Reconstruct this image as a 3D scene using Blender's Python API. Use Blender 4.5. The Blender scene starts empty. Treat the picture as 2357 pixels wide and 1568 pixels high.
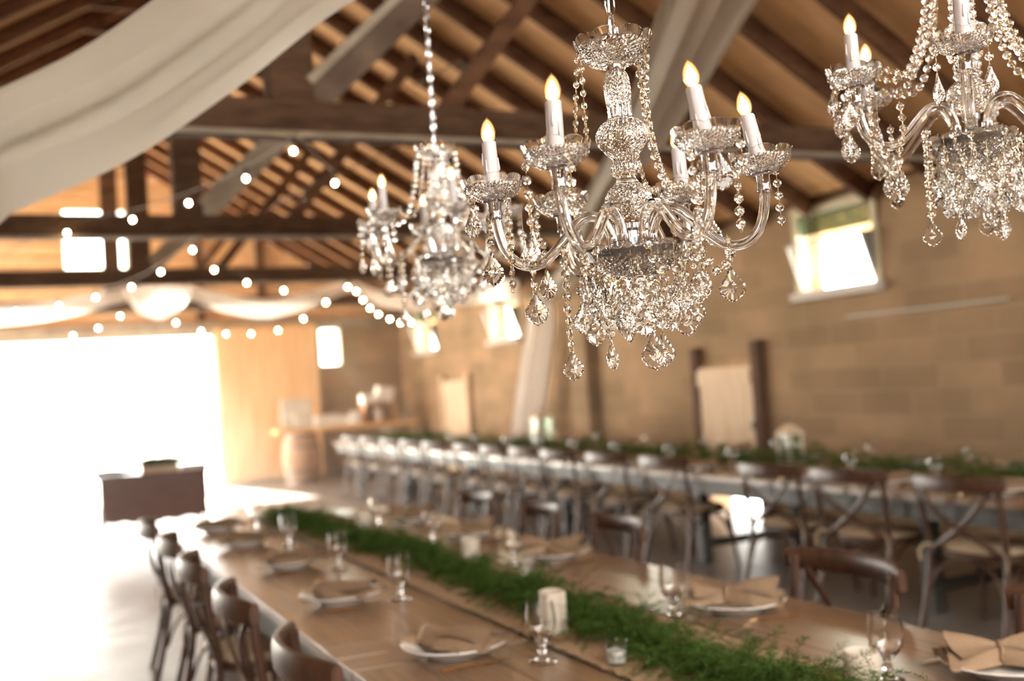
import bpy, math, random
import numpy as np
from mathutils import Vector, Matrix
random.seed(7)
RNG = np.random.default_rng(11)
S = bpy.context.scene
COL = S.collection
PI = math.pi

# ------------------------------------------------------------------ camera, light, exposure
H = 1.55
cam_d = bpy.data.cameras.new('camera')
cam = bpy.data.objects.new('camera', cam_d)
COL.objects.link(cam)
S.camera = cam
_yaw, _pit, _roll = .439385, .0376028, -.0650325
_fw = Vector((math.sin(_yaw)*math.cos(_pit), math.cos(_yaw)*math.cos(_pit), math.sin(_pit)))
_r = Vector((math.cos(_yaw), -math.sin(_yaw), 0))
_u = _r.cross(_fw)
_r2 = _r*math.cos(_roll) + _u*math.sin(_roll)
_u2 = _u*math.cos(_roll) - _r*math.sin(_roll)
cam.matrix_world = Matrix(((_r2.x, _u2.x, -_fw.x, 0), (_r2.y, _u2.y, -_fw.y, 0), (_r2.z, _u2.z, -_fw.z, H), (0, 0, 0, 1)))
cam_d.sensor_fit = 'HORIZONTAL'
cam_d.sensor_width = 36.0
cam_d.lens = 36.0*2469.1/2357.0
cam_d.clip_start = .05
cam_d.clip_end = 400
cam_d.dof.use_dof = True
cam_d.dof.focus_distance = 1.71
cam_d.dof.aperture_fstop = 2.3

S.view_settings.view_transform = 'Standard'
S.view_settings.look = 'None'
S.view_settings.gamma = 1.0
S.view_settings.use_curve_mapping = False
S.view_settings.exposure = 0.9
S.cycles.max_bounces = 12
S.cycles.diffuse_bounces = 5
S.cycles.glossy_bounces = 5
S.cycles.transmission_bounces = 12
S.cycles.transparent_max_bounces = 12
S.cycles.sample_clamp_indirect = 16
S.cycles.use_adaptive_sampling = True
S.cycles.adaptive_threshold = 0.02
S.cycles.use_denoising = True

W = bpy.data.worlds.new('daylight')
S.world = W
W.use_nodes = True
W.node_tree.nodes['Background'].inputs[0].default_value = (1.0, .95, .87, 1)
W.node_tree.nodes['Background'].inputs[1].default_value = 9.0

sun_d = bpy.data.lights.new('sun', 'SUN')
sun_d.energy = 42
sun_d.angle = math.radians(2)
sun_d.color = (1, .93, .80)
sun = bpy.data.objects.new('sun', sun_d)
COL.objects.link(sun)
_d = Vector((.22, -1, -.66)).normalized()
sun.rotation_euler = _d.to_track_quat('-Z', 'Y').to_euler()


def portal(name, loc, normal, sx, sy):
    l = bpy.data.lights.new(name, 'AREA')
    l.shape = 'RECTANGLE'
    l.size = sx
    l.size_y = sy
    l.cycles.is_portal = True
    o = bpy.data.objects.new(name, l)
    COL.objects.link(o)
    o.location = loc
    o.rotation_euler = Vector(normal).to_track_quat('-Z', 'Z').to_euler()
    return o


portal('far_door_daylight', (.1, 19.95, 1.36), (0, -1, 0), 6.6, 2.72)
portal('added_side_opening_portal', (-4.15, 16.4, 1.4), (1, 0, 0), 5.8, 2.8)  # daylight through an opening added in the unseen left wall
portal('added_near_opening_portal', (-2.6, -3.25, 1.05), (0, 1, 0), .8, 2.1)  # daylight through a small opening added behind the camera


# ------------------------------------------------------------------ materials
def mat(name, color, rough=.6, metal=0, trans=0, ior=1.5, emit=None, estr=0, coat=0, spec=.5):
    m = bpy.data.materials.new(name)
    m.use_nodes = True
    b = m.node_tree.nodes['Principled BSDF']
    b.inputs['Base Color'].default_value = (*color, 1)
    b.inputs['Roughness'].default_value = rough
    b.inputs['Metallic'].default_value = metal
    b.inputs['Transmission Weight'].default_value = trans
    b.inputs['IOR'].default_value = ior
    b.inputs['Coat Weight'].default_value = coat
    b.inputs['Coat Roughness'].default_value = (.24 if coat > .5 else .26) if coat else .03
    b.inputs['Specular IOR Level'].default_value = spec
    if emit:
        b.inputs['Emission Color'].default_value = (*emit, 1)
        b.inputs['Emission Strength'].default_value = estr
    return m


def nd(m, t, **kw):
    n = m.node_tree.nodes.new(t)
    for k, v in kw.items():
        if k in n.inputs:
            n.inputs[k].default_value = v
        else:
            setattr(n, k, v)
    return n


def lk(m, a, b):
    m.node_tree.links.new(a, b)


def noisy(name, c1, c2, scale=(1, 1, 1), nscale=4, detail=6, rough=.6, bump=.1, rr=None, dist=.0, coat=0, spec=.5, lo=.3, hi=.7):
    m = mat(name, c1, rough, coat=coat, spec=spec)
    b = m.node_tree.nodes['Principled BSDF']
    tc = nd(m, 'ShaderNodeTexCoord')
    mp = nd(m, 'ShaderNodeMapping')
    mp.inputs['Scale'].default_value = scale
    n = nd(m, 'ShaderNodeTexNoise')
    n.inputs['Scale'].default_value = nscale
    n.inputs['Detail'].default_value = detail
    n.inputs['Distortion'].default_value = dist
    r = nd(m, 'ShaderNodeValToRGB')
    r.color_ramp.elements[0].position = lo
    r.color_ramp.elements[0].color = (*c1, 1)
    r.color_ramp.elements[1].position = hi
    r.color_ramp.elements[1].color = (*c2, 1)
    lk(m, tc.outputs['Object'], mp.inputs[0])
    lk(m, mp.outputs[0], n.inputs['Vector'])
    lk(m, n.outputs['Fac'], r.inputs[0])
    lk(m, r.outputs[0], b.inputs['Base Color'])
    if rr:
        q = nd(m, 'ShaderNodeMapRange')
        q.inputs[3].default_value = rr[0]
        q.inputs[4].default_value = rr[1]
        lk(m, n.outputs['Fac'], q.inputs[0])
        lk(m, q.outputs[0], b.inputs['Roughness'])
    if bump:
        bp = nd(m, 'ShaderNodeBump')
        bp.inputs['Strength'].default_value = bump
        bp.inputs['Distance'].default_value = .02
        lk(m, n.outputs['Fac'], bp.inputs['Height'])
        lk(m, bp.outputs[0], b.inputs['Normal'])
    return m


def block_mat(name, c1, c2, mort, bw, bh, axis):
    m = mat(name, c1, .9, spec=.2)
    b = m.node_tree.nodes['Principled BSDF']
    tc = nd(m, 'ShaderNodeTexCoord')
    sp = nd(m, 'ShaderNodeSeparateXYZ')
    cb = nd(m, 'ShaderNodeCombineXYZ')
    lk(m, tc.outputs['Object'], sp.inputs[0])
    lk(m, sp.outputs[axis], cb.inputs[0])
    lk(m, sp.outputs[2], cb.inputs[1])
    br = nd(m, 'ShaderNodeTexBrick')
    br.inputs['Scale'].default_value = 1
    br.inputs['Brick Width'].default_value = bw
    br.inputs['Row Height'].default_value = bh
    br.inputs['Mortar Size'].default_value = .011
    br.inputs['Mortar Smooth'].default_value = .3
    br.inputs['Color1'].default_value = (*c1, 1)
    br.inputs['Color2'].default_value = (*c2, 1)
    br.inputs['Mortar'].default_value = (*mort, 1)
    lk(m, cb.outputs[0], br.inputs['Vector'])
    n = nd(m, 'ShaderNodeTexNoise')
    n.inputs['Scale'].default_value = 1.3
    n.inputs['Detail'].default_value = 8
    lk(m, tc.outputs['Object'], n.inputs['Vector'])
    mx = nd(m, 'ShaderNodeMixRGB')
    mx.blend_type = 'MULTIPLY'
    mx.inputs[0].default_value = .55
    r = nd(m, 'ShaderNodeValToRGB')
    r.color_ramp.elements[0].position = .3
    r.color_ramp.elements[0].color = (.55, .52, .42, 1)
    r.color_ramp.elements[1].position = .7
    r.color_ramp.elements[1].color = (1.15, 1.0, .9, 1)
    lk(m, n.outputs['Fac'], r.inputs[0])
    lk(m, br.outputs['Color'], mx.inputs[1])
    lk(m, r.outputs[0], mx.inputs[2])
    lk(m, mx.outputs[0], b.inputs['Base Color'])
    bp = nd(m, 'ShaderNodeBump')
    bp.inputs['Strength'].default_value = .6
    bp.inputs['Distance'].default_value = .01
    lk(m, br.outputs['Fac'], bp.inputs['Height'])
    bp.invert = True
    lk(m, bp.outputs[0], b.inputs['Normal'])
    return m


def fabric(name, color, transl=.35):
    m = mat(name, color, .9, spec=.1)
    nt = m.node_tree
    b = nt.nodes['Principled BSDF']
    t = nd(m, 'ShaderNodeBsdfTranslucent')
    t.inputs[0].default_value = (*color, 1)
    mx = nd(m, 'ShaderNodeMixShader')
    mx.inputs[0].default_value = transl
    lk(m, b.outputs[0], mx.inputs[1])
    lk(m, t.outputs[0], mx.inputs[2])
    lk(m, mx.outputs[0], nt.nodes['Material Output'].inputs[0])
    w = nd(m, 'ShaderNodeTexNoise')
    w.inputs['Scale'].default_value = 400
    bp = nd(m, 'ShaderNodeBump')
    bp.inputs['Strength'].default_value = .15
    bp.inputs['Distance'].default_value = .002
    lk(m, w.outputs['Fac'], bp.inputs['Height'])
    lk(m, bp.outputs[0], b.inputs['Normal'])
    return m


def bulb_shell(name, tint, refl=None, glow=None):
    m = bpy.data.materials.new(name)
    m.use_nodes = True
    nt = m.node_tree
    nt.nodes.remove(nt.nodes['Principled BSDF'])
    t = nd(m, 'ShaderNodeBsdfTransparent')
    t.inputs[0].default_value = (*tint, 1)
    g = nd(m, 'ShaderNodeBsdfGlossy')
    g.inputs['Roughness'].default_value = .02
    f = nd(m, 'ShaderNodeFresnel')
    f.inputs[0].default_value = 1.45
    mx = nd(m, 'ShaderNodeMixShader')
    if refl is None:
        geo = nd(m, 'ShaderNodeNewGeometry')
        inv = nd(m, 'ShaderNodeMath', operation='SUBTRACT')
        inv.inputs[0].default_value = 1
        mul = nd(m, 'ShaderNodeMath', operation='MULTIPLY')
        lk(m, geo.outputs['Backfacing'], inv.inputs[1])
        lk(m, f.outputs[0], mul.inputs[0])
        lk(m, inv.outputs[0], mul.inputs[1])
        lk(m, mul.outputs[0], mx.inputs[0])
    else:
        mx.inputs[0].default_value = refl
    lk(m, t.outputs[0], mx.inputs[1])
    lk(m, g.outputs[0], mx.inputs[2])
    out = mx.outputs[0]
    if glow:
        e = nd(m, 'ShaderNodeEmission')
        e.inputs[0].default_value = (*glow[:3], 1)
        e.inputs[1].default_value = glow[3]
        ad = nd(m, 'ShaderNodeAddShader')
        lk(m, out, ad.inputs[0])
        lk(m, e.outputs[0], ad.inputs[1])
        out = ad.outputs[0]
    lk(m, out, nt.nodes['Material Output'].inputs[0])
    return m


def emis(name, c, s):
    m = bpy.data.materials.new(name)
    m.use_nodes = True
    nt = m.node_tree
    nt.nodes.remove(nt.nodes['Principled BSDF'])
    e = nd(m, 'ShaderNodeEmission')
    e.inputs[0].default_value = (*c, 1)
    e.inputs[1].default_value = s
    lk(m, e.outputs[0], nt.nodes['Material Output'].inputs[0])
    return m


M = {}
M['crystal'] = mat('cut_glass', (1, .985, .965), .0, trans=1, ior=1.52)
M['glass'] = mat('clear_glass', (1, 1, 1), .0, trans=1, ior=1.45)
M['pane'] = bulb_shell('window_glass', (.92, .97, .94), .06)
M['frost'] = bulb_shell('green_obscure_glass', (.30, .37, .325), .10)
M['chrome'] = mat('chrome', (.62, .62, .64), .08, metal=1)
M['silver'] = mat('pressed_silver', (.30, .29, .285), .25, metal=1)
M['gold'] = mat('gold_cutlery', (.82, .60, .34), .22, metal=1)
M['wire'] = mat('bead_wire', (.75, .62, .42), .25, metal=1)
M['wax'] = mat('white_wax', (.43, .405, .41), .45)
M['pillar'] = mat('cream_wax', (.56, .50, .42), .5)
M['wax'].node_tree.nodes['Principled BSDF'].inputs['Subsurface Weight'].default_value = .0
M['bulb_warm'] = bulb_shell('warm_bulb_glass', (1.0, .80, .55), glow=(1, .50, .18, .10))
M['bulb_clear'] = bulb_shell('clear_bulb_glass', (1, .93, .78))
M['bulb_glow'] = bulb_shell('amber_inner_glow', (1, .97, .92), refl=0, glow=(1, .62, .30, .42))
M['filament'] = emis('candle_bulb_filament', (1, .74, .44), 7.5)
M['halo'] = emis('string_bulb_filament', (1, .82, .60), 55)
M['black'] = mat('black_plastic', (.03, .028, .025), .5)
M['cable'] = mat('string_cable', (.16, .11, .07), .6)
M['plate'] = mat('white_porcelain', (.80, .79, .77), .12, coat=.3)
M['charger'] = mat('white_stoneware', (.78, .77, .75), .2)
M['napkin'] = noisy('tan_linen', (.24, .165, .105), (.31, .215, .14), nscale=250, detail=2, rough=.95, bump=.25, spec=.15)
M['burlap'] = noisy('burlap', (.33, .22, .13), (.47, .33, .21), scale=(1, 1, 1), nscale=160, detail=3, rough=1, bump=.5, spec=.1)
M['drape'] = fabric('ivory_sheer_fabric', (.70, .66, .585), .40)
M['white_drape'] = fabric('white_sheer_fabric', (.96, .95, .93), .7)
M['table'] = noisy('weathered_plank', (.060, .036, .024), (.27, .155, .085), scale=(22, 1.1, 10), nscale=2.2, detail=9, rough=.36, rr=(.24, .42), bump=.05, dist=1.2, coat=.8, lo=.22, hi=.62)
M['table_x'] = noisy('weathered_end_board', (.075, .044, .027), (.29, .17, .095), scale=(1.1, 22, 10), nscale=2.2, detail=9, rough=.36, rr=(.24, .42), bump=.05, dist=1.2, coat=.8, lo=.22, hi=.62)
M['grey_plank'] = noisy('grey_painted_plank', (.05, .053, .05), (.105, .108, .098), scale=(1, .6, 8), nscale=3, detail=7, rough=.5, bump=.1)
M['chair'] = noisy('walnut_stained_wood', (.036, .015, .008), (.090, .040, .022), scale=(6, 6, 1.2), nscale=6, detail=6, rough=.42, bump=.05, coat=.12)
M['cushion'] = noisy('cream_cushion', (.46, .36, .24), (.54, .43, .30), nscale=180, rough=.95, bump=.2, spec=.15)
M['floor'] = noisy('barn_concrete', (.17, .145, .125), (.30, .265, .24), nscale=3.2, detail=14, rough=.36, rr=(.26, .46), bump=.06, spec=.7)
M['ground'] = noisy('pale_gravel', (.55, .52, .46), (.70, .67, .60), nscale=3, detail=8, rough=1, bump=.2)
M['block'] = block_mat('sandstone_block', (.44, .315, .20), (.32, .23, .145), (.40, .30, .20), .62, .21, 1)
M['block_x'] = block_mat('sandstone_block_end', (.42, .31, .20), (.34, .25, .165), (.38, .29, .2), .62, .21, 0)
M['sheath'] = noisy('roof_boards', (.60, .35, .17), (.84, .53, .28), scale=(1, 6, 1), nscale=1.6, detail=7, rough=.8, bump=.05, spec=.2)
M['beam'] = noisy('old_barn_beam', (.060, .031, .018), (.125, .068, .038), scale=(1.5, 1.5, 6), nscale=3, detail=8, rough=.85, bump=.25, spec=.2)
M['grey_beam'] = noisy('mottled_strut', (.085, .055, .038), (.20, .14, .10), scale=(1.5, 4, 1.5), nscale=2.5, detail=8, rough=.85, bump=.2, spec=.2)
M['rafter'] = noisy('dark_rafter', (.075, .034, .017), (.15, .072, .037), scale=(1.5, 4, 4), nscale=3, detail=7, rough=.85, bump=.2, spec=.2)
M['strut'] = noisy('pale_strut', (.26, .21, .15), (.42, .35, .27), scale=(1, 4, 1), nscale=4, detail=7, rough=.8, bump=.1, spec=.2)
M['siding'] = noisy('gable_siding', (.62, .38, .19), (.82, .55, .31), scale=(1.3, 1, 5), nscale=2.5, detail=8, rough=.8, bump=.1, spec=.2)
M['door'] = noisy('orange_pine', (.72, .44, .21), (.88, .60, .33), scale=(7, 7, .6), nscale=2, detail=8, rough=.6, bump=.1)
M['pale_wood'] = noisy('pale_pine', (.66, .49, .32), (.80, .63, .45), scale=(1, 7, .7), nscale=2.5, detail=8, rough=.7, bump=.1)
M['dark_post'] = noisy('dark_brown_post', (.075, .037, .02), (.14, .07, .04), scale=(4, 4, .8), nscale=4, detail=6, rough=.8, bump=.1)
M['frame'] = mat('cream_frame_paint', (.66, .60, .42), .5)
M['sill'] = mat('pale_sill_paint', (.62, .57, .52), .6)
M['cheek'] = mat('dusty_cheek', (.20, .20, .18), .7, spec=.2)
M['tin'] = mat('galvanised_cheek', (.42, .40, .36), .45, metal=.4)
M['mahogany'] = noisy('mahogany_veneer', (.115, .036, .022), (.17, .058, .034), scale=(2, 2, 9), nscale=3, detail=7, rough=.3, bump=.03, coat=.4)
M['white'] = mat('white_card', (.82, .80, .77), .6)
M['cream'] = mat('cream_paint', (.68, .62, .52), .6)
M['barrel'] = noisy('oak_barrel', (.36, .22, .13), (.50, .32, .20), scale=(6, 6, .8), nscale=4, detail=6, rough=.7, bump=.1)
M['iron'] = mat('iron_hoop', (.20, .18, .17), .5, metal=.8)
M['crate'] = noisy('orange_crate_wood', (.46, .24, .10), (.60, .34, .16), scale=(1, 1, 8), nscale=3, rough=.7, bump=.1)
M['slab'] = noisy('honey_plank', (.72, .44, .17), (.86, .56, .25), scale=(.7, 6, 6), nscale=3, rough=.5, bump=.1)
M['bottle'] = mat('pale_bottle_glass', (.85, .92, .88), .02, trans=.9, ior=1.45)


def leaf_mat():
    m = mat('asparagus_fern', (.06, .15, .03), .6, spec=.3)
    nt = m.node_tree
    b = nt.nodes['Principled BSDF']
    g = nd(m, 'ShaderNodeNewGeometry')
    r = nd(m, 'ShaderNodeValToRGB')
    r.color_ramp.elements[0].color = (.016, .042, .006, 1)
    r.color_ramp.elements[1].color = (.095, .175, .026, 1)
    lk(m, g.outputs['Random Per Island'], r.inputs[0])
    lk(m, r.outputs[0], b.inputs['Base Color'])
    t = nd(m, 'ShaderNodeBsdfTranslucent')
    lk(m, r.outputs[0], t.inputs[0])
    mx = nd(m, 'ShaderNodeMixShader')
    mx.inputs[0].default_value = .35
    lk(m, b.outputs[0], mx.inputs[1])
    lk(m, t.outputs[0], mx.inputs[2])
    lk(m, mx.outputs[0], nt.nodes['Material Output'].inputs[0])
    return m


M['leaf'] = leaf_mat()


# ------------------------------------------------------------------ mesh building
class MB:
    def __init__(self):
        self.v = []
        self.f = []
        self.mi = []
        self.cur = 0

    def add(self, vs, fs, mi=None):
        o = len(self.v)
        self.v.extend([tuple(x) for x in vs])
        self.f.extend([tuple(i+o for i in f) for f in fs])
        self.mi.extend([self.cur if mi is None else mi]*len(fs))
        return self

    def box(self, x0, x1, y0, y1, z0, z1, mx=None, mi=None):
        vs = [(x0, y0, z0), (x1, y0, z0), (x1, y1, z0), (x0, y1, z0), (x0, y0, z1), (x1, y0, z1), (x1, y1, z1), (x0, y1, z1)]
        if mx is not None:
            vs = [mx @ Vector(p) for p in vs]
        return self.add(vs, [(0, 3, 2, 1), (4, 5, 6, 7), (0, 1, 5, 4), (1, 2, 6, 5), (2, 3, 7, 6), (3, 0, 4, 7)], mi)

    def bar(self, a, b, w, h, up=(0, 0, 1), mi=None):
        a = Vector(a)
        b = Vector(b)
        d = (b-a).normalized()
        u = Vector(up)
        s = d.cross(u).normalized()
        u = s.cross(d)
        vs = []
        for p in (a, b):
            for i, j in ((-1, -1), (1, -1), (1, 1), (-1, 1)):
                vs.append(p+s*(i*w/2)+u*(j*h/2))
        return self.add(vs, [(0, 1, 2, 3), (7, 6, 5, 4), (0, 4, 5, 1), (1, 5, 6, 2), (2, 6, 7, 3), (3, 7, 4, 0)], mi)

    def tube(self, pts, r, seg=10, closed=False, sx=1.0, up=None, mi=None):
        pts = [Vector(p) for p in pts]
        n = len(pts)
        rs = r if isinstance(r, (list, tuple)) else [r]*n
        T = []
        for i in range(n):
            a = pts[(i-1) % n] if closed or i > 0 else pts[i]
            b = pts[(i+1) % n] if closed or i < n-1 else pts[i]
            T.append((b-a).normalized())
        ref = Vector(up) if up else (Vector((0, 0, 1)) if abs(T[0].z) < .9 else Vector((1, 0, 0)))
        N = (ref-T[0]*ref.dot(T[0])).normalized()
        vs = []
        for i in range(n):
            if up:
                N = (ref-T[i]*ref.dot(T[i])).normalized()
            else:
                N = (N-T[i]*N.dot(T[i])).normalized()
            B = T[i].cross(N)
            for k in range(seg):
                a = 2*PI*k/seg
                vs.append(pts[i]+N*(math.cos(a)*rs[i])+B*(math.sin(a)*rs[i]*sx))
        fs = []
        m = n if closed else n-1
        for i in range(m):
            j = (i+1) % n
            for k in range(seg):
                l = (k+1) % seg
                fs.append((i*seg+k, i*seg+l, j*seg+l, j*seg+k))
        if not closed:
            fs.append(tuple(range(seg))[::-1])
            fs.append(tuple((n-1)*seg+k for k in range(seg)))
        return self.add(vs, fs, mi)

    def lathe(self, prof, seg=32, origin=(0, 0, 0), mi=None, mx=None, fn=None):
        """prof: list (r,z); fn(theta, i, r, z)->(r, z)"""
        vs = []
        n = len(prof)
        ox, oy, oz = origin
        for i, (r, z) in enumerate(prof):
            for k in range(seg):
                a = 2*PI*k/seg
                rr, zz = (r, z) if fn is None else fn(a, i, r, z)
                vs.append((ox+rr*math.cos(a), oy+rr*math.sin(a), oz+zz))
        if mx is not None:
            vs = [mx @ Vector(p) for p in vs]
        fs = []
        for i in range(n-1):
            for k in range(seg):
                l = (k+1) % seg
                fs.append((i*seg+k, i*seg+l, (i+1)*seg+l, (i+1)*seg+k))
        if prof[0][0] > 1e-6:
            fs.append(tuple(range(seg))[::-1])
        if prof[-1][0] > 1e-6:
            fs.append(tuple((n-1)*seg+k for k in range(seg)))
        return self.add(vs, fs, mi)

    def grid(self, P, mi=None):
        nu = len(P)
        nv = len(P[0])
        vs = [p for row in P for p in row]
        fs = [(i*nv+j, i*nv+j+1, (i+1)*nv+j+1, (i+1)*nv+j) for i in range(nu-1) for j in range(nv-1)]
        return self.add(vs, fs, mi)

    def mesh(self, name, mats, smooth=None):
        me = bpy.data.meshes.new(name)
        me.from_pydata([tuple(p) for p in self.v], [], self.f)
        mats = mats if isinstance(mats, (list, tuple)) else [mats]
        for m in mats:
            me.materials.append(m)
        if len(mats) > 1:
            me.polygons.foreach_set('material_index', self.mi)
        me.validate()
        if smooth is not None:
            me.polygons.foreach_set('use_smooth', [True]*len(me.polygons))
            if smooth < 179:
                me.set_sharp_from_angle(angle=math.radians(smooth))
        me.update()
        return me

    def build(self, name, mats, parent=None, smooth=None, loc=(0, 0, 0)):
        return link(name, self.mesh(name, mats, smooth), parent, loc)


def link(name, me, parent=None, loc=(0, 0, 0), rot=None, scale=None):
    o = bpy.data.objects.new(name, me)
    COL.objects.link(o)
    if parent is not None:
        o.parent = parent
    o.location = loc
    if rot is not None:
        o.rotation_euler = rot
    if scale is not None:
        o.scale = (scale,)*3 if not isinstance(scale, tuple) else scale
    return o


def bevel(o, w=.004, seg=2):
    b = o.modifiers.new('bevel', 'BEVEL')
    b.width = w
    b.segments = seg
    b.limit_method = 'ANGLE'
    return o


def tag(o, label=None, cat=None, group=None, kind=None):
    if label:
        o['label'] = label
    if cat:
        o['category'] = cat
    if group:
        o['group'] = group
    if kind:
        o['kind'] = kind
    return o


def empty(name, loc=(0, 0, 0), rz=0):
    o = bpy.data.objects.new(name, None)
    COL.objects.link(o)
    o.empty_display_size = .1
    o.location = loc
    o.rotation_euler = (0, 0, rz)
    return o


def copy_tree(o, parent=None):
    c = o.copy()
    COL.objects.link(c)
    if parent is not None:
        c.parent = parent
        c.matrix_parent_inverse = o.matrix_parent_inverse
    for ch in list(o.children):
        copy_tree(ch, c)
    return c


def struct(o, label=None, group=None):
    o['kind'] = 'structure'
    if label:
        o['label'] = label
    if group:
        o['group'] = group
    return o


def cr(pts, n=8):
    """Catmull-Rom through points"""
    P = [Vector(p) for p in pts]
    P = [P[0]*2-P[1]] + P + [P[-1]*2-P[-2]]
    out = []
    for i in range(1, len(P)-2):
        for k in range(n):
            t = k/n
            a, b, c, d = P[i-1], P[i], P[i+1], P[i+2]
            out.append(.5*((2*b)+(c-a)*t+(2*a-5*b+4*c-d)*t*t+(3*b-a-3*c+d)*t**3))
    out.append(P[-2])
    return out


ORD = ['nearest', 'second', 'third', 'fourth', 'fifth', 'sixth', 'seventh', 'eighth', 'ninth', 'tenth', 'eleventh', 'twelfth', 'thirteenth', 'fourteenth']

# ------------------------------------------------------------------ building shell
WX, LX = 6.9, -3.9
FY, NY = 19.8, -3.0
ZW = 3.05
XR = 1.5
TH = .536
TT = math.tan(TH)
ZR = ZW + (WX-XR)*TT


def wall_with_holes(name, horiz, fixed0, fixed1, a0, a1, z0, z1, holes, m):
    """solid wall; horiz 'x' or 'y' is the running axis; holes: list (a0,a1,z0,z1) sorted, not overlapping in a"""
    b = MB()

    def bx(p, q, r, s):
        if q-p < 1e-4 or s-r < 1e-4:
            return
        if horiz == 'y':
            b.box(fixed0, fixed1, p, q, r, s)
        else:
            b.box(p, q, fixed0, fixed1, r, s)
    cur = a0
    for (h0, h1, hz0, hz1) in sorted(holes):
        bx(cur, h0, z0, z1)
        bx(h0, h1, z0, hz0)
        bx(h0, h1, hz1, z1)
        cur = h1
    bx(cur, a1, z0, z1)
    return b.build(name, m)


struct(MB().box(LX-.3, WX+.3, NY, FY+.1, -.12, 0).build('floor', M['floor']), 'worn pale concrete barn floor')
tag(MB().box(-60, 60, FY+.1, 120, -.2, -.05).build('ground', M['ground']), 'pale sunlit ground outside the open barn door', 'ground', kind='structure')
tag(MB().box(-60, LX-.3, -30, FY+.1, -.2, -.05).build('ground', M['ground']), 'pale ground beside the barn', 'ground', kind='structure')
tag(MB().box(-60, 60, -60, NY, -.2, -.05).build('ground', M['ground']), 'pale ground in front of the barn', 'ground', kind='structure')

WIN = [(7.09, 8.09), (10.7, 11.7), (14.36, 15.4), (17.75, 18.8)]
WZ = (2.2, 2.93)
holes = [(a, b_, WZ[0], WZ[1]) for a, b_ in WIN] + [(8.85, 9.8, 0, 1.5)]
struct(wall_with_holes('wall_right', 'y', WX, WX+.28, NY, FY+.28, 0, ZW, holes, M['block']), 'tan block wall with small high windows')
struct(wall_with_holes('wall_left', 'y', LX-.2, LX, NY, FY, 0, ZW, [(13.5, 19.3, 0, 2.8)], M['block']), 'block wall with a wide opening added for light')  # opening is added, out of view, to brighten the far end
struct(wall_with_holes('wall_near', 'x', NY-.2, NY, LX, WX, 0, ZW, [(-3.0, -2.2, 0, 2.1)], M['block_x']), 'block wall behind the near end')  # narrow opening added out of view to let in some light
# far wall: block right of the sliding door, timber siding above
struct(wall_with_holes('wall_far', 'x', FY, FY+.28, LX, WX, 0, 2.78, [(-3.3, 3.36, 0, 2.72), (5.29, 5.72, 2.05, 2.775)], M['block_x']), 'block end wall around the wide doorway')
b = MB()
GW = [(.92, 1.97, 3.93, 5.0)]
zz = 2.78
k = 0
while zz < ZR-.05:
    z1 = min(zz+.2, ZR)
    half = (ZR-(zz+.1))/TT
    x0, x1 = XR-half, XR+half
    segs = [(x0, x1)]
    for (h0, h1, g0, g1) in GW:
        if zz+.1 > g0 and zz+.1 < g1:
            ns = []
            for (p, q) in segs:
                if h0 > p and h1 < q:
                    ns += [(p, h0), (h1, q)]
                else:
                    ns.append((p, q))
            segs = ns
    for (p, q) in segs:
        vs = [(p, FY+.02, zz), (q, FY+.02, zz), (q, FY+.0, z1-.012), (p, FY+.0, z1-.012), (p, FY+.06, zz), (q, FY+.06, zz), (q, FY+.06, z1), (p, FY+.06, z1)]
        b.add(vs, [(0, 1, 2, 3), (5, 4, 7, 6), (0, 4, 5, 1), (3, 2, 6, 7), (0, 3, 7, 4), (1, 5, 6, 2)])
    zz += .2
struct(b.build('wall_gable', M['siding']), 'horizontal tan board siding of the far gable')
# gable studs
for i, (x0, x1) in enumerate(((3.1, 3.22), (4.2, 4.32), (-1.1, -.98), (-2.2, -2.08))):
    xm = (x0+x1)/2
    zt = ZR-abs(xm-XR)*TT-.1
    struct(MB().box(x0, x1, FY-.14, FY-.01, 2.9, zt).build('gable_stud', M['rafter']), 'dark upright stud on the far gable siding', 'gable studs')
struct(MB().box(LX, WX, FY-.16, FY-.01, 2.78, 2.96).build('trim_1', M['strut']), 'pale header board over the far doorway')

# windows in the far gable and far wall
for n, (x0, x1, z0, z1) in enumerate(GW + [(5.29, 5.72, 2.05, 2.775)]):
    r = empty('window_%d' % (n+5), ((x0+x1)/2, FY+.03, z0))
    struct(r, ['bright window high in the far gable', 'bright window beside the sliding door'][n])
    f = MB()
    w = (x1-x0)/2
    h = z1-z0
    t = .03
    f.box(-w, -w+t, -.03, .05, 0, h).box(w-t, w, -.03, .05, 0, h).box(-w, w, -.03, .05, 0, t).box(-w, w, -.03, .05, h-t, h)
    f.build('frame', M['frame'], r)
    MB().box(-w+t, w-t, .015, .02, t, h-t).build('pane', M['pane'], r)

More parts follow.
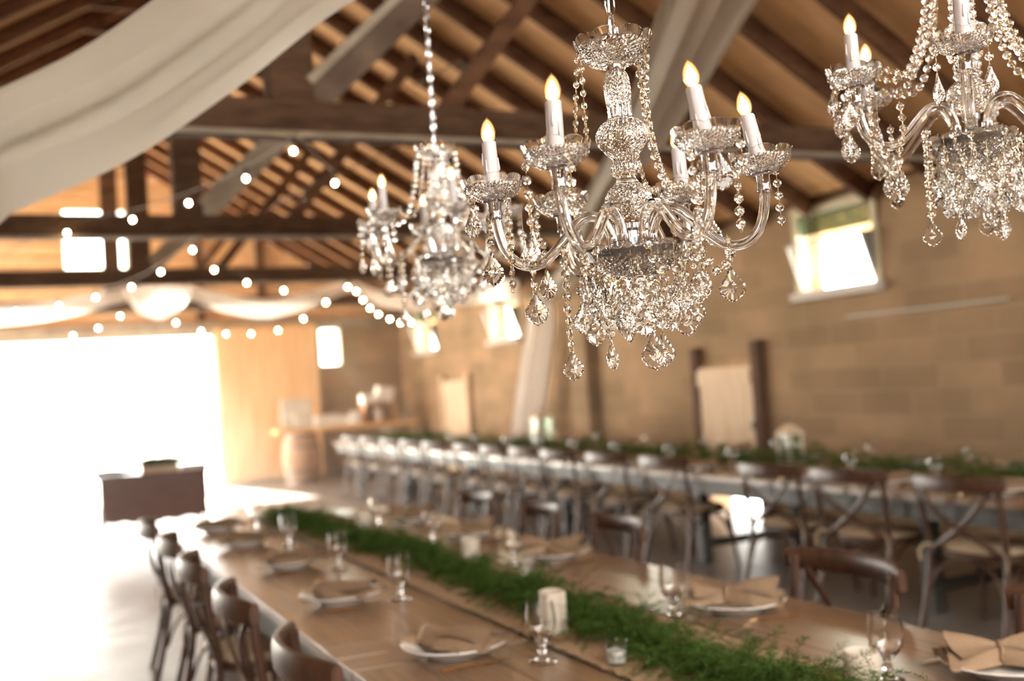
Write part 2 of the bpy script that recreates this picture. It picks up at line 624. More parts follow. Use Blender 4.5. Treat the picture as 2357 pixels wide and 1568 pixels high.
# right wall hopper windows
for n, (y0, y1) in enumerate(WIN):
    ym = (y0+y1)/2
    w = (y1-y0)/2
    h = WZ[1]-WZ[0]
    r = empty('window_%d' % (n+1), (WX, ym, WZ[0]))
    struct(r, 'high hopper window in the block wall, %s from the camera' % ORD[n])
    t = .05
    f = MB()
    f.box(-.03, .10, -w-t, -w+.01, -.0, h+t).box(-.03, .10, w-.01, w+t, -.0, h+t).box(-.04, .10, -w-t, w+t, h, h+.08)
    bevel(f.build('frame', M['frame'], r), .004)
    bevel(MB().box(-.10, .2, -w-.07, w+.07, -.07, .0).build('sill', M['sill'], r), .006)
    # fixed obscure pane at the top, hopper leaf tilted into the room
    MB().box(.03, .036, -w, w, h*.74, h).build('pane', M['frost'], r)
    a = math.radians(19)
    mx = Matrix.Translation((0, 0, .0)) @ Matrix.Rotation(-a, 4, 'Y')
    hl = h*.66
    g = MB()
    g.box(-.012, .012, -w+.01, -w+.025, 0, hl, mx).box(-.012, .012, w-.025, w-.01, 0, hl, mx).box(-.012, .012, -w, w, hl-.018, hl, mx).box(-.012, .012, -w, w, 0, .02, mx)
    g.build('hopper_leaf', M['sill'], r)
    MB().box(-.002, .002, -w+.03, w-.03, .03, hl-.03, mx).build('hopper_pane', M['pane'], r)
    for s in (-1, 1):
        c = MB()
        yy = s*(w+.005)
        tip = mx @ Vector((0, 0, hl))
        c.add([(0, yy, 0), (tip.x, yy, tip.z), (0, yy, tip.z+.02), (0, yy+.004, 0), (tip.x, yy+.004, tip.z), (0, yy+.004, tip.z+.02)],
              [(0, 1, 2), (5, 4, 3), (0, 3, 4, 1), (1, 4, 5, 2), (2, 5, 3, 0)])
        c.build('side_cheek', M['cheek'], r)
    portal('window_daylight', (WX+.3, ym, WZ[0]+h/2), (-1, 0, 0), y1-y0, h)

# pilaster, conduit, wall plate
struct(bevel(MB().box(WX-.16, WX, 12.15, 12.6, 0, ZW-.02).build('trim_2', M['block_x']), .01), 'block pier standing out from the right wall')
struct(MB().tube([(WX-.02, 5.75, 1.93), (WX-.02, 7.5, 1.93)], .010).build('trim_3', M['tin']), 'thin conduit along the block wall')
struct(MB().box(WX-.06, WX+.3, NY, FY, ZW, ZW+.09).build('trim_4', M['rafter']), 'timber plate on top of the right wall')
struct(MB().box(WX-.015, WX, 4.0, 8.2, 1.02, 1.06).build('trim_5', M['block_x']), 'shallow ledge along the block wall')

# roof boards and rafters
for nm, sgn, lab in (('ceiling', 1, 'right slope of tan roof boards'), ('ceiling', -1, 'left slope of tan roof boards')):
    L = (WX-XR)+.5
    b = MB()
    nb = 36
    for i in range(nb):
        u0, u1 = L*i/nb, L*(i+1)/nb-.008
        for (p, q) in ((u0, u1),):
            z0, z1 = ZR-p*TT, ZR-q*TT
            x0, x1 = XR+sgn*p, XR+sgn*q
            b.add([(x0, NY, z0), (x1, NY, z1), (x1, FY+.3, z1), (x0, FY+.3, z0), (x0, NY, z0+.03), (x1, NY, z1+.03), (x1, FY+.3, z1+.03), (x0, FY+.3, z0+.03)],
                  [(0, 1, 2, 3), (7, 6, 5, 4), (0, 4, 5, 1), (2, 6, 7, 3), (1, 5, 6, 2), (0, 3, 7, 4)])
    z0, z1 = ZR+.05, ZR+.05-L*TT
    b.add([(XR, NY, z0), (XR+sgn*L, NY, z1), (XR+sgn*L, FY+.3, z1), (XR, FY+.3, z0)], [(0, 1, 2, 3)])
    struct(b.build(nm, M['sheath']), lab)
RS = .775
NSL = Vector((math.sin(TH), 0, math.cos(TH)))
ny = int((FY-NY)/RS)
rm = {}
for sgn in (1, -1):
    L = (WX-XR)/math.cos(TH)
    d = Vector((sgn*math.cos(TH), 0, -math.sin(TH)))
    n = Vector((-sgn*math.sin(TH), 0, -math.cos(TH)))
    b = MB()
    a = n*.082
    b.bar(a, a+d*L, .055, .165, up=(0, 0, 1))
    rm[sgn] = b.mesh('rafter', M['rafter'])
for i in range(ny+1):
    y = 10.16+RS*(i-int((10.16-NY)/RS))
    if y > FY-.2:
        continue
    for sgn in (1, -1):
        o = link('rafter', rm[sgn], None, (XR, y, ZR))
        struct(o, 'dark sloping rafter under the %s roof boards' % ('right' if sgn > 0 else 'left'), 'rafters of the %s roof slope' % ('right' if sgn > 0 else 'left'))
    if y > 3:
        struct(MB().box(XR-.82, XR+.82, -.03, .03, 0, .12).build('collar_tie', M['rafter'], loc=(0, y+.06, 5.72)), 'short collar tie joining a rafter pair near the ridge', 'collar ties')
# trusses
TY = [2.07, 5.94, 9.8, 13.7, 17.5]
for n, y in enumerate(TY):
    r = struct(empty('roof_truss', (XR, y, 3.0)), 'dark timber roof truss, %s from the camera' % ORD[n])
    bevel(MB().box(LX-XR, WX-XR, -.09, .09, 0, .20).build('bottom_chord', M['beam'], r), .008)
    MB().box(LX-XR+.5, WX-XR-.5, -.12, -.091, -.012, .012).build('chord_ledge', M['strut'], r)
    bevel(MB().box(-.125, .125, -.09, .09, .2, ZR-3.0-.15).build('king_post', M['beam'], r), .008)
    g = MB().bar((.12, 0, .22), (1.95, 0, 1.98), .15, .20, up=(0, 0, 1))
    bevel(g.build('strut', M['grey_beam'] if n < 2 else M['strut'], r), .006)  # struts of the farther trusses get a paler colour
    MB().bar((.10, -.085, .31), (1.90, -.085, 2.04), .02, .05, up=(0, 0, 1)).build('strut_face', M['strut'], r)
    MB().bar((.95, 0, .2), (2.25, 0, 1.80), .06, .11).build('web_brace', M['rafter'], r)

# ------------------------------------------------------------------ sliding barn door, wall doors
r = struct(empty('door_1', (4.28, FY-.18, 0)), 'orange pine sliding barn door left of the far window')
b = MB()
for i in range(9):
    x = -.93+i*.2067
    b.box(x, x+.2, -.02, .02, .05, 2.86)
b.build('panel', M['door'], r)
MB().box(-.93, .93, -.05, -.02, .10, .28).box(-.93, .93, -.05, -.02, 2.6, 2.78).build('rail', M['door'], r)
MB().box(-1.2, 1.2, .03, .05, 2.87, 2.93).build('track', M['iron'], r)
MB().tube([(-.85, -.06, 1.0), (-.85, -.1, 1.05), (-.85, -.1, 1.25), (-.85, -.06, 1.3)], .01).build('handle', M['iron'], r)

r = struct(empty('door_2', (WX-.05, 9.325, 0)), 'pale board stall door with dark posts in the block wall')
b = MB()
for i in range(6):
    y = -.47+i*.157
    b.box(-.02, .02, y, y+.15, .30, 1.55)
bevel(b.build('panel', M['pale_wood'], r), .004)
MB().box(-.05, -.02, -.46, .46, 1.36, 1.52).box(-.05, -.02, -.46, .46, .38, .52).build('rail', M['pale_wood'], r)
MB().box(-.05, .05, -.60, -.49, .0, 1.80).build('post', M['dark_post'], r)
MB().box(-.05, .05, .48, .57, .0, 1.78).build('post', M['dark_post'], r)
MB().box(-.075, -.05, -.49, -.485+.02, .9, .98).build('hinge', M['iron'], r)
r = struct(empty('door_3', (WX-.05, 16.95, 0)), 'far pale board stall door in the block wall')
b = MB()
for i in range(6):
    y = -.5+i*.167
    b.box(-.02, .02, y, y+.16, .05, 1.62)
b.build('panel', M['pale_wood'], r)
MB().box(-.05, -.02, -.5, .5, 1.4, 1.55).build('rail', M['pale_wood'], r)
MB().box(-.05, .04, -.62, -.52, 0, 1.72).box(-.05, .04, .52, .62, 0, 1.72).build('post', M['pale_wood'], r)


# ------------------------------------------------------------------ drapes
def ribbon(path, widths, folds=5, amp=.05, nv=40, side=None, seed=0, sag=0, twist=None):
    rnd = random.Random(seed)
    P = cr(path, 10)
    n = len(P)
    ph = [rnd.uniform(0, 6.28) for _ in range(4)]
    rows = []
    for i, p in enumerate(P):
        t = i/(n-1)
        a = P[max(i-1, 0)]
        c = P[min(i+1, n-1)]
        T = (c-a).normalized()
        sd = Vector(side)
        sd = (sd-T*sd.dot(T)).normalized()
        if twist:
            tw = twist(t)
            sd = Matrix.Rotation(tw, 3, T) @ sd
        N = T.cross(sd)
        w = np.interp(t*(len(widths)-1), range(len(widths)), widths)
        row = []
        for j in range(nv+1):
            v = j/nv*2-1
            f = math.sin(v*folds*PI*.9+ph[0]+1.3*math.sin(t*3+ph[1]))*.6+math.sin(v*folds*1.9+ph[2]+t*4)*.4
            env = (1-.35*abs(v))
            # gathered cloth: outer parts bow away
            row.append(p+sd*(v*w/2+.012*math.sin(f*3))+N*(f*amp*env*w/.4+.10*w*(1-v*v)))
        rows.append(row)
    return MB().grid(rows)


d1 = ribbon([(2.05, 2.35, 2.96), (2.37, 3.14, 2.90), (3.09, 4.68, 2.86), (4.10, 6.95, 2.87), (5.55, 10.2, 2.68), (6.6, 12.95, 2.62)],
            [.42, .40, .36, .33, .36, .38], folds=4, amp=.035, side=(1, -.45, 0), seed=3)
o = d1.build('ceiling_drape', M['drape'], smooth=179)
tag(o, 'ivory sheer drape hanging in a long swag behind the main chandelier', 'drape')
d2 = ribbon([(1.45, 2.10, 2.99), (.95, 3.02, 2.90), (.63, 3.42, 2.72), (.34, 3.78, 2.57), (.0, 4.16, 2.47), (-.30, 4.53, 2.40), (-1.6, 6.0, 2.6), (-3.7, 8.2, 3.0)],
            [.30, .36, .40, .42, .44, .44, .44, .42], folds=2.2, amp=.035, side=(-.35, .25, 1), seed=9)
o = d2.build('ceiling_drape', M['drape'], smooth=179)
tag(o, 'wide ivory sheer drape sweeping across the upper left corner', 'drape')
d3 = ribbon([(6.62, 12.95, 2.66), (6.62, 13.1, 2.3), (6.56, 13.35, 1.5), (6.5, 13.55, .7), (6.5, 13.6, .03)],
            [.36, .55, .62, .66, .66], folds=6, amp=.05, side=(.3, -1, 0), seed=5)
o = d3.build('wall_drape', M['white_drape'], smooth=179)
tag(o, 'white sheer drape hanging down the block wall to the floor', 'drape')


def swag(pts, w, seed):
    return ribbon(pts, w, folds=2.5, amp=.04, nv=24, side=(0, 0, 1), seed=seed)


tag(swag([(-3.3, 17.35, 2.95), (-1.8, 17.3, 2.90), (-.1, 17.3, 2.98), (.7, 17.3, 3.05), (1.65, 17.3, 3.24)], [.3, .32, .30, .28, .2], 1).build('white_swag', M['white_drape'], smooth=179),
    'white fabric swag left of the gathered bunch over the doorway', 'drape')
tag(swag([(2.62, 17.3, 3.26), (3.1, 17.3, 3.10), (3.74, 17.3, 2.97), (4.4, 17.3, 3.08), (5.2, 17.3, 3.32)], [.2, .27, .30, .27, .16], 2).build('white_swag', M['white_drape'], smooth=179),
    'white fabric swag right of the gathered bunch over the doorway', 'drape')
tag(swag([(5.2, 17.3, 3.32), (5.7, 16.9, 3.02), (6.2, 16.4, 2.9), (6.72, 15.9, 2.95), (6.74, 14.6, 2.92), (6.62, 13.75, 2.80)], [.16, .24, .28, .30, .3, .34], 4).build('white_swag', M['white_drape'], smooth=179),
    'white fabric swag running along the top of the block wall', 'drape')
rows = []
for i in range(13):
    t = i/12
    z = 3.36-.46*t
    row = []
    for j in range(37):
        v = j/36*2-1
        w = .50*(1-.55*t**2.2)
        row.append((2.13+v*w, 17.26-.10*math.sin(t*PI)-.035*math.sin(v*22+t*2), z-.04*math.cos(v*2.2)*t-.10*(abs(v)**2)*0))
    rows.append(row)
tag(MB().grid(rows).build('fabric_bunch', M['white_drape'], smooth=179), 'gathered bunch of white fabric between the two far swags', 'drape')

# ------------------------------------------------------------------ string lights
sb_shell = MB().lathe([(.0001, -.062), (.012, -.060), (.021, -.050), (.0245, -.038), (.022, -.024), (.013, -.008), (.012, 0)], 16).mesh('glass', M['bulb_clear'], 60)
sb_fil = MB().lathe([(.0001, -.050), (.009, -.045), (.013, -.036), (.010, -.026), (.0001, -.02)], 10).mesh('filament', M['halo'], 60)
sb_sock = MB().lathe([(.0001, .035), (.010, .034), (.014, .025), (.014, -.004), (.0001, -.005)], 12).mesh('socket', M['black'], 60)


def string_light(label, path, bulbs, lit=True, dark=()):
    r = empty('string_light', path[0])
    tag(r, label, 'string light', 'bulb strings under the trusses')
    o0 = Vector(path[0])
    pts = [Vector(p)-o0 for p in path]
    MB().tube(cr(pts, 5), .005, 6).build('cable', M['cable'], r)
    for i, bp in enumerate(bulbs):
        q = Vector(bp)-o0
        s = link('bulb', sb_sock, r, q+Vector((0, 0, .03)))
        link('bulb_glass', sb_shell, s)
        if i not in dark:
            link('filament', sb_fil, s)


U = Vector((0, 0, .07))


def strung(label, start, bulbs, end, dark=()):
    pts = [start] + [tuple(Vector(q)+U) for q in bulbs] + [end]
    string_light(label, pts, bulbs, dark=dark)


strung('bulb string dropping left from the middle of the near tie beam', (1.49, 5.80, 3.0),
       [(1.471, 5.80, 2.90), (1.41, 6.80, 2.945), (1.20, 7.78, 2.96), (.914, 8.69, 2.99), (.487, 9.62, 3.03)], (-.03, 11.0, 3.02))
strung('bulb string running right from the middle of the near tie beam', (1.49, 5.80, 3.0),
       [(1.975, 6.755, 2.917), (2.1, 5.6, 2.86)][:1] + [(2.563, 7.585, 2.896), (3.3, 8.4, 2.80), (4.1, 9.1, 2.74)], (4.9, 9.8, 3.0))
strung('unlit clear bulb string hanging from the near truss brace', (2.2, 5.80, 3.3),
       [(2.49, 5.70, 3.35), (2.66, 7.2, 3.25), (2.10, 8.0, 3.05)], (2.1, 9.7, 3.2), dark=(0, 1, 2))
strung('bulb string falling left from the second tie beam', (1.50, 9.70, 3.0),
       [(1.509, 9.70, 2.89), (1.371, 10.80, 2.83), (1.194, 11.77, 2.79), (.925, 13.0, 2.81), (.59, 14.37, 2.85), (.12, 15.92, 2.93)], (-.6, 17.3, 3.02))
strung('bulb string falling right from the second tie beam', (1.50, 9.70, 3.0),
       [(1.822, 10.48, 2.805), (2.283, 11.26, 2.757), (2.886, 12.19, 2.759), (3.587, 12.97, 2.68)], (4.1, 13.5, 3.0))
strung('bulb string sagging below the gathered fabric over the doorway', (1.7, 16.3, 3.1),
       [(2.281, 16.57, 2.748), (2.615, 16.42, 2.595), (2.948, 16.27, 2.532), (3.287, 16.11, 2.508), (3.653, 15.93, 2.533), (4.0, 15.76, 2.683), (4.315, 15.6, 2.894)], (4.6, 15.5, 3.1))
strung('short bulb string left of the gathered fabric', (1.7, 16.3, 3.1),
       [(1.487, 16.385, 2.857), (1.19, 16.53, 2.703), (.857, 16.69, 2.62)], (-.2, 17.1, 2.6))
strung('close-set bulb string running to the far right corner', (3.95, 13.5, 3.05),
       [(4.04, 13.52, 2.917), (4.29, 13.96, 2.899), (4.514, 14.41, 2.819), (4.80, 15.0, 2.75), (5.12, 15.6, 2.70), (5.50, 16.2, 2.66), (5.92, 16.9, 2.64), (6.33, 17.5, 2.67)], (6.8, 18.0, 2.9))
strung('short bulb string along the block wall behind the far chandelier', (5.0, 11.2, 3.0),
       [(5.0, 11.2, 2.90), (5.35, 11.6, 2.80), (5.4, 11.75, 2.70), (4.0, 11.6, 2.86)][:3], (6.0, 12.2, 2.9))


# ------------------------------------------------------------------ chandeliers
def diamond(a, v, na):
    """pyramid bump on a diamond lattice: a angle, v row coordinate"""
    u = a*na/(2*PI)
    p = abs(((u+v) % 1)-.5)*2
    q = abs(((u-v) % 1)-.5)*2
    return min(p, q)


def cut_profile(prof, n):
    """resample a profile into n rows"""
    L = [0]
    for i in range(1, len(prof)):
        L.append(L[-1]+math.hypot(prof[i][0]-prof[i-1][0], prof[i][1]-prof[i-1][1]))
    T = np.linspace(0, L[-1], n)
    return [(float(np.interp(t, L, [p[0] for p in prof])), float(np.interp(t, L, [p[1] for p in prof]))) for t in T]


def dish_mesh(name, r, h, lobes, rows, na, hole=.010, bump=.0022):
    """scalloped pressed-glass bowl, bottom at z=0, rim at about h"""
    out = cut_profile([(hole, 0), (r*.45, h*.10), (r*.72, h*.32), (r*.90, h*.62), (r, h)], rows)
    inn = cut_profile([(r*.985, h*1.0), (r*.86, h*.68), (r*.66, h*.42), (r*.42, h*.24), (hole, h*.16)], 8)
    nO = len(out)

    def fn(a, i, rr, z):
        sc = abs(math.sin(a*lobes/2))**.55
        k = (rr-hole)/(r-hole)
        wob = max(0, k-.55)/.45
        z2 = z+h*.20*sc*wob**2.5
        r2 = rr*(1+.022*sc*wob**2)
        if i < nO and .06 < i/(nO-1) < .78:
            r2 += bump*diamond(a, i*.5, na)*1.3
            z2 -= bump*diamond(a, i*.5, na)*.8
        return r2, z2
    return MB().lathe(out+inn, na*4, fn=fn).mesh(name, M['crystal'])


def stem_mesh():
    # baluster stem from hub up to the ferrule under the top dish
    prof = [(.016, .020), (.026, .026), (.034, .038), (.037, .052), (.035, .066), (.028, .078), (.019, .086), (.016, .092), (.0155, .096),
            (.021, .101), (.0225, .108), (.0215, .114), (.018, .119), (.019, .126), (.026, .134), (.032, .143), (.038, .150), (.041, .160), (.040, .170),
            (.035, .179), (.029, .184), (.0185, .190), (.0180, .198), (.0185, .212), (.0200, .226), (.0205, .240), (.0195, .254), (.016, .265), (.0125, .270)]
    P = cut_profile(prof, 84)

    def fn(a, i, r, z):
        if .026 < z < .076 or .136 < z < .172 or .216 < z < .256:
            r += .0017*diamond(a, i*.5, 22)*min(1, r/.03)*1.2
        elif .100 < z < .114:
            r += .0014*abs(math.sin(a*9))
        elif .172 <= z < .216 or .114 <= z < .136 or z > .256:
            r += .0012*math.cos(a*14)
        return r, z
    return MB().lathe(P, 88, fn=fn).mesh('stem', M['crystal'])


def crystal_mesh(name, w=.36, slim=False):
    """baroque drop, height 1, hanging from z=0 downward; thickness along y"""
    ol = [(.02, 0), (.06, .05), (.055, .09), (.10, .14), (.11, .20), (.17, .25), (.19, .31), (.26, .37), (.29, .45), (.36, .50), (.375, .58), (.355, .63),
          (.385, .67), (.35, .75), (.29, .78), (.28, .84), (.20, .87), (.17, .93), (.09, .94), (.0, 1.0)]
    s = w/.385
    pts = [(x*s, -z) for x, z in ol]
    full = pts + [(-x, z) for x, z in pts[::-1][1:]]
    n = len(full)
    c = (0, -.58)
    b = MB()
    th = .11 if not slim else .13
    vs = []
    for sg in (1, -1):
        for k_, (f, t) in enumerate(((1.0, .018), (.84, .060), (.40, .066))):
            for i, (x, z) in enumerate(full):
                vs.append((c[0]+(x-c[0])*f, sg*t*(th/.11), c[1]+(z-c[1])*f))
        # central leaf ridge
        for z in np.linspace(-.12, -.9, 9):
            vs.append((0, sg*th*(.62+.38*math.sin((-z-.1)/.85*PI)), z))
    fs = []
    per = 3*n+9
    for sidx in (0, 1):
        o = sidx*per
        for k_ in range(2):
            for i in range(n):
                j = (i+1) % n
                q = (o+k_*n+i, o+k_*n+j, o+(k_+1)*n+j, o+(k_+1)*n+i)
                fs.append(q if sidx == 0 else q[::-1])
        # fill towards ridge
        for i in range(n):
            j = (i+1) % n
            zi = vs[o+2*n+i][2]
            zj = vs[o+2*n+j][2]

            def near(z):
                return o+3*n+int(round(min(max((-z-.12)/.78*8, 0), 8)))
            a, c_ = near(zi), near(zj)
            A, B = o+2*n+i, o+2*n+j
            q = (A, B, c_)
            fs.append(q if sidx == 0 else q[::-1])
            if a != c_:
                q = (A, c_, a)
                fs.append(q if sidx == 0 else q[::-1])
    for i in range(n):
        j = (i+1) % n
        fs.append((i, per+i, per+j, j))
    b.add(vs, fs)
    return b.mesh(name, M['crystal'])


def bead(b, c, r, ang, tall=1.0, flat=.5):
    """octagon double-cut bead with its face normal horizontal at angle ang"""
    n = 8
    mx = Matrix.Translation(c) @ Matrix.Rotation(ang, 4, 'Z') @ Matrix.Rotation(PI/2, 4, 'X')
    vs = [(0, 0, r*flat)]
    for rr, z in ((r*.5, r*flat*.9), (r, r*.12), (r, -r*.12), (r*.5, -r*flat*.9)):
        for k in range(n):
            a = 2*PI*(k+.5)/n
            vs.append((rr*math.cos(a), rr*math.sin(a)*tall, z))
    vs.append((0, 0, -r*flat))
    fs = []
    for k in range(n):
        l = (k+1) % n
        fs.append((0, 1+k, 1+l))
        for q in range(3):
            fs.append((1+q*n+k, 1+(q+1)*n+k, 1+(q+1)*n+l, 1+q*n+l))
        fs.append((1+3*n+k, 33, 1+3*n+l))
    b.add([mx @ Vector(v) for v in vs], fs, 0)


def strand(pts, r=.0078, gap=.0195, seed=0, tall=1.0, smooth_path=True):
    rnd = random.Random(seed)
    P = cr(pts, 12) if len(pts) > 2 else [Vector(pts[0]).lerp(Vector(pts[1]), t/20) for t in range(21)]
    L = [0]
    for i in range(1, len(P)):
        L.append(L[-1]+(P[i]-P[i-1]).length)
    b = MB()
    b.tube(P, .0006, 5, mi=1)
    n = max(1, int(L[-1]/gap))
    ang = rnd.uniform(-.5, .5)
    for k in range(n):
        s = (k+.5)*L[-1]/n
        q = Vector([float(np.interp(s, L, [p[i] for p in P])) for i in range(3)])
        bead(b, q, r*(1 if tall == 1 else .8), ang, tall)
        ang += rnd.uniform(-.35, .35)
        s2 = (k+1.0)*L[-1]/n
        q2 = Vector([float(np.interp(s2, L, [p[i] for p in P])) for i in range(3)])
        rg = [q2+Vector((math.cos(a)*.0035*math.cos(ang+1.5), math.cos(a)*.0035*math.sin(ang+1.5), math.sin(a)*.0042)) for a in np.linspace(0, 2*PI, 9)[:-1]]
        b.tube(rg, .0006, 4, closed=True, mi=1)
    return b


ARM = [(.031, -.014), (.034, .008), (.043, .028), (.058, .038), (.076, .036), (.096, .018), (.120, -.008), (.142, -.026), (.163, -.031), (.184, -.024), (.200, -.006), (.209, .018), (.2135, .045), (.2135, .056)]
CH = {}
CH['dish'] = dish_mesh('drip_dish', .050, .030, 9, 22, 26)
CH['top'] = dish_mesh('top_dish', .0625, .038, 9, 22, 28, hole=.0125)
CH['bowl'] = dish_mesh('bottom_bowl', .078, .040, 12, 20, 30, hole=.016)
CH['stem'] = stem_mesh()
b = MB()
ap = cr([(x, 0, z) for x, z in ARM], 6)


def fluted(b, pts, r, seg=24, amp=.09, tw=7):
    o = len(b.v)
    n = len(pts)
    vs = []
    for i, p in enumerate(pts):
        a = pts[max(i-1, 0)]
        c = pts[min(i+1, n-1)]
        T = (c-a).normalized()
        N = Vector((0, 1, 0))
        B = T.cross(N)
        for k in range(seg):
            th = 2*PI*k/seg+i*.06
            rr = r*(1+amp*math.cos(th*6-i*.36))
            vs.append(p+N*(math.cos(2*PI*k/seg)*rr)+B*(math.sin(2*PI*k/seg)*rr))
    fs = [(i*seg+k, i*seg+(k+1) % seg, (i+1)*seg+(k+1) % seg, (i+1)*seg+k) for i in range(n-1) for k in range(seg)]
    fs += [tuple(range(seg))[::-1], tuple((n-1)*seg+k for k in range(seg))]
    b.add(vs, fs)


fluted(b, ap, .0082)
CH['arm'] = b.mesh('arm', M['crystal'], 179)
CH['cup'] = MB().lathe([(.0001, .050), (.0112, .050), (.0116, .052), (.0108, .056), (.0108, .074), (.0125, .077), (.0185, .0785), (.0190, .080), (.0001, .0805)], 28).mesh('socket_cup', M['chrome'], 35)
b = MB()
rndc = random.Random(4)
sd = [rndc.random() for _ in range(40)]


def wax(a, i, r, z):
    return r*(1+.05*max(0, math.sin(a*5+2*sd[int(a*6) % 40]))*(1 if z < .15+.03*sd[int(a*3) % 40] else 0)), z


b.lathe([(.0001, .078), (.0125, .078), (.0125, .100), (.0120, .125), (.0120, .150), (.0117, .168), (.0118, .1735), (.0108, .176), (.0085, .176), (.0001, .1755)], 36, fn=wax)
for k in range(5):
    a = rndc.uniform(0, 6.28)
    z = rndc.uniform(.115, .155)
    x, y = math.cos(a)*.0122, math.sin(a)*.0122
    b.tube([(x, y, z+.018), (x*1.04, y*1.04, z+.006), (x*1.05, y*1.05, z), (x*1.0, y*1.0, z-.004)], [.0010, .0016, .0021, .0006], 8)
CH['candle'] = b.mesh('candle_sleeve', M['wax'], 50)
BP = [(.0075, 0), (.0085, .003), (.0112, .009), (.0126, .0155), (.0118, .023), (.0090, .031), (.0050, .0375), (.0022, .0405), (.0001, .0425)]
CH['bulb'] = MB().lathe(cut_profile(BP, 22), 24, origin=(0, 0, .175)).mesh('bulb', M['bulb_warm'], 60)
CH['fil'] = MB().lathe([(.0001, .002), (.0045, .004), (.0080, .010), (.0086, .016), (.0064, .023), (.0030, .030), (.0001, .034)], 14, origin=(0, 0, .175)).mesh('filament', M['filament'], 60)
CH['glow'] = MB().lathe(cut_profile([(.0055, .001), (.0100, .008), (.0112, .0155), (.0100, .024), (.0068, .032), (.0030, .037), (.0001, .0395)], 16), 20, origin=(0, 0, .175)).mesh('inner_glow', M['bulb_glow'], 60)
CH['cr'] = [crystal_mesh('crystal_drop', .36), crystal_mesh('crystal_drop', .30), crystal_mesh('crystal_drop', .20, True)]

STR = [
 ('A', [(-87, -150, 97), (-86, -150, 79), (-88, -150, 60), (-86, -150, 40), (-86, -150, 20)]),
 ('B', [(170, -20, 88), (170, -20, 60), (169, -20, 39), (168, -20, 16), (168, -20, -12)]),
 ('G', [(-191, -20, 86), (-192, -20, 50), (-192, -20, 25), (-192, -20, -6), (-195, -20, -68)]),
 ('H', [(-223, 0, 63), (-224, 0, 39), (-227, 0, 4)]),
 ('J', [(-152, -50, 40), (-149, -50, 16), (-149, -50, -12), (-158, -50, -45), (-159, -50, -75)]),
 ('N', [(-89, -20, -66), (-88, -20, -94)]),
 ('M', [(-108, -50, -10), (-108, -50, -61), (-110, -50, -101), (-110, -50, -135), (-110, -50, -172)]),
 ('P', [(-47, -30, -106), (-48, -30, -133), (-50, -30, -161)]),
 ('V', [(104, -20, -5), (105, -20, -46), (105, -20, -76), (104, -20, -108)]),
 ('W', [(99, -20, -30), (112, -20, -53), (124, -20, -70), (139, -20, -64), (152, -10, -38)]),
 ('Y1', [(-2, -30, -80), (22, -30, -72), (32, -30, -114), (31, -30, -154)]),
 ('T1', [(-58, -15, 300), (-66, -20, 232), (-72, -20, 176), (-79, -20, 114)]),
 ('T2', [(-52, -32, 298), (-54, -40, 224), (-55, -40, 176), (-55, -40, 137)]),
 ('T3', [(52, 30, 304), (46, 60, 256), (45, 70, 212), (50, 90, 160), (65, 120, 109), (80, 150, 100)]),
 ('K', [(110, -150, 97), (107, -140, 60), (101, -110, 20), (95, -80, -28)]),
 ('Q1', [(-74, 30, 2), (-72, 30, -26), (-71, 30, -62), (-73, 30, -97)]),
 ('Q2', [(74, 30, -10), (78, 30, -44), (77, 30, -78)]),
 ('Z1', [(-60, -45, -12), (-52, -50, -50), (-40, -48, -75)]),
 ('Z2', [(20, -72, -14), (30, -66, -52), (44, -50, -70)]),
 ('Z3', [(60, 44, -12), (48, 50, -48), (40, 55, -70)]),
 ('Z4', [(-30, 70, -14), (-24, 62, -60), (-20, 60, -100)]),
]
CRY = [
 ('D', (133, -149, 87), 60, 0), ('F', (-251, 0, 76), 53, 1), ('H', (-226, 0, 0), 57, 0), ('K', (-172, 0, 10), 45, 2), ('J', (-158, -50, -77), 54, 0),
 ('L', (-142, 19, -35), 51, 1), ('M', (-110, -49, -173), 48, 0), ('N', (-87, -20, -96), 54, 0), ('O', (-71, -29, -122), 48, 0), ('P', (-49, -29, -161), 50, 2),
 ('Q', (-20, 20, -120), 48, 2), ('R', (7, -19, -106), 57, 0), ('S', (16, -49, -157), 60, 0), ('S2', (31, -29, -156), 56, 1), ('T', (70, -29, -112), 56, 0),
 ('U', (91, 0, -66), 54, 1), ('X', (145, -19, -66), 57, 0), ('I1', (-55, 19, -57), 66, 0), ('I2', (-20, -49, -100), 50, 0), ('I3', (5, 30, -73), 54, 0),
 ('I4', (46, -19, -98), 54, 0), ('I5', (-36, -39, -78), 54, 1), ('I6', (62, 40, -68), 52, 0), ('I7', (-62, -20, -70), 60, 0), ('I8', (28, 10, -66), 60, 1),
 ('I9', (86, -16, -104), 40, 0), ('I10', (-6, -60, -70), 56, 1), ('I11', (60, -40, -72), 56, 0), ('I12', (-30, 40, -95), 52, 0), ('I13', (20, 60, -90), 50, 0),
]


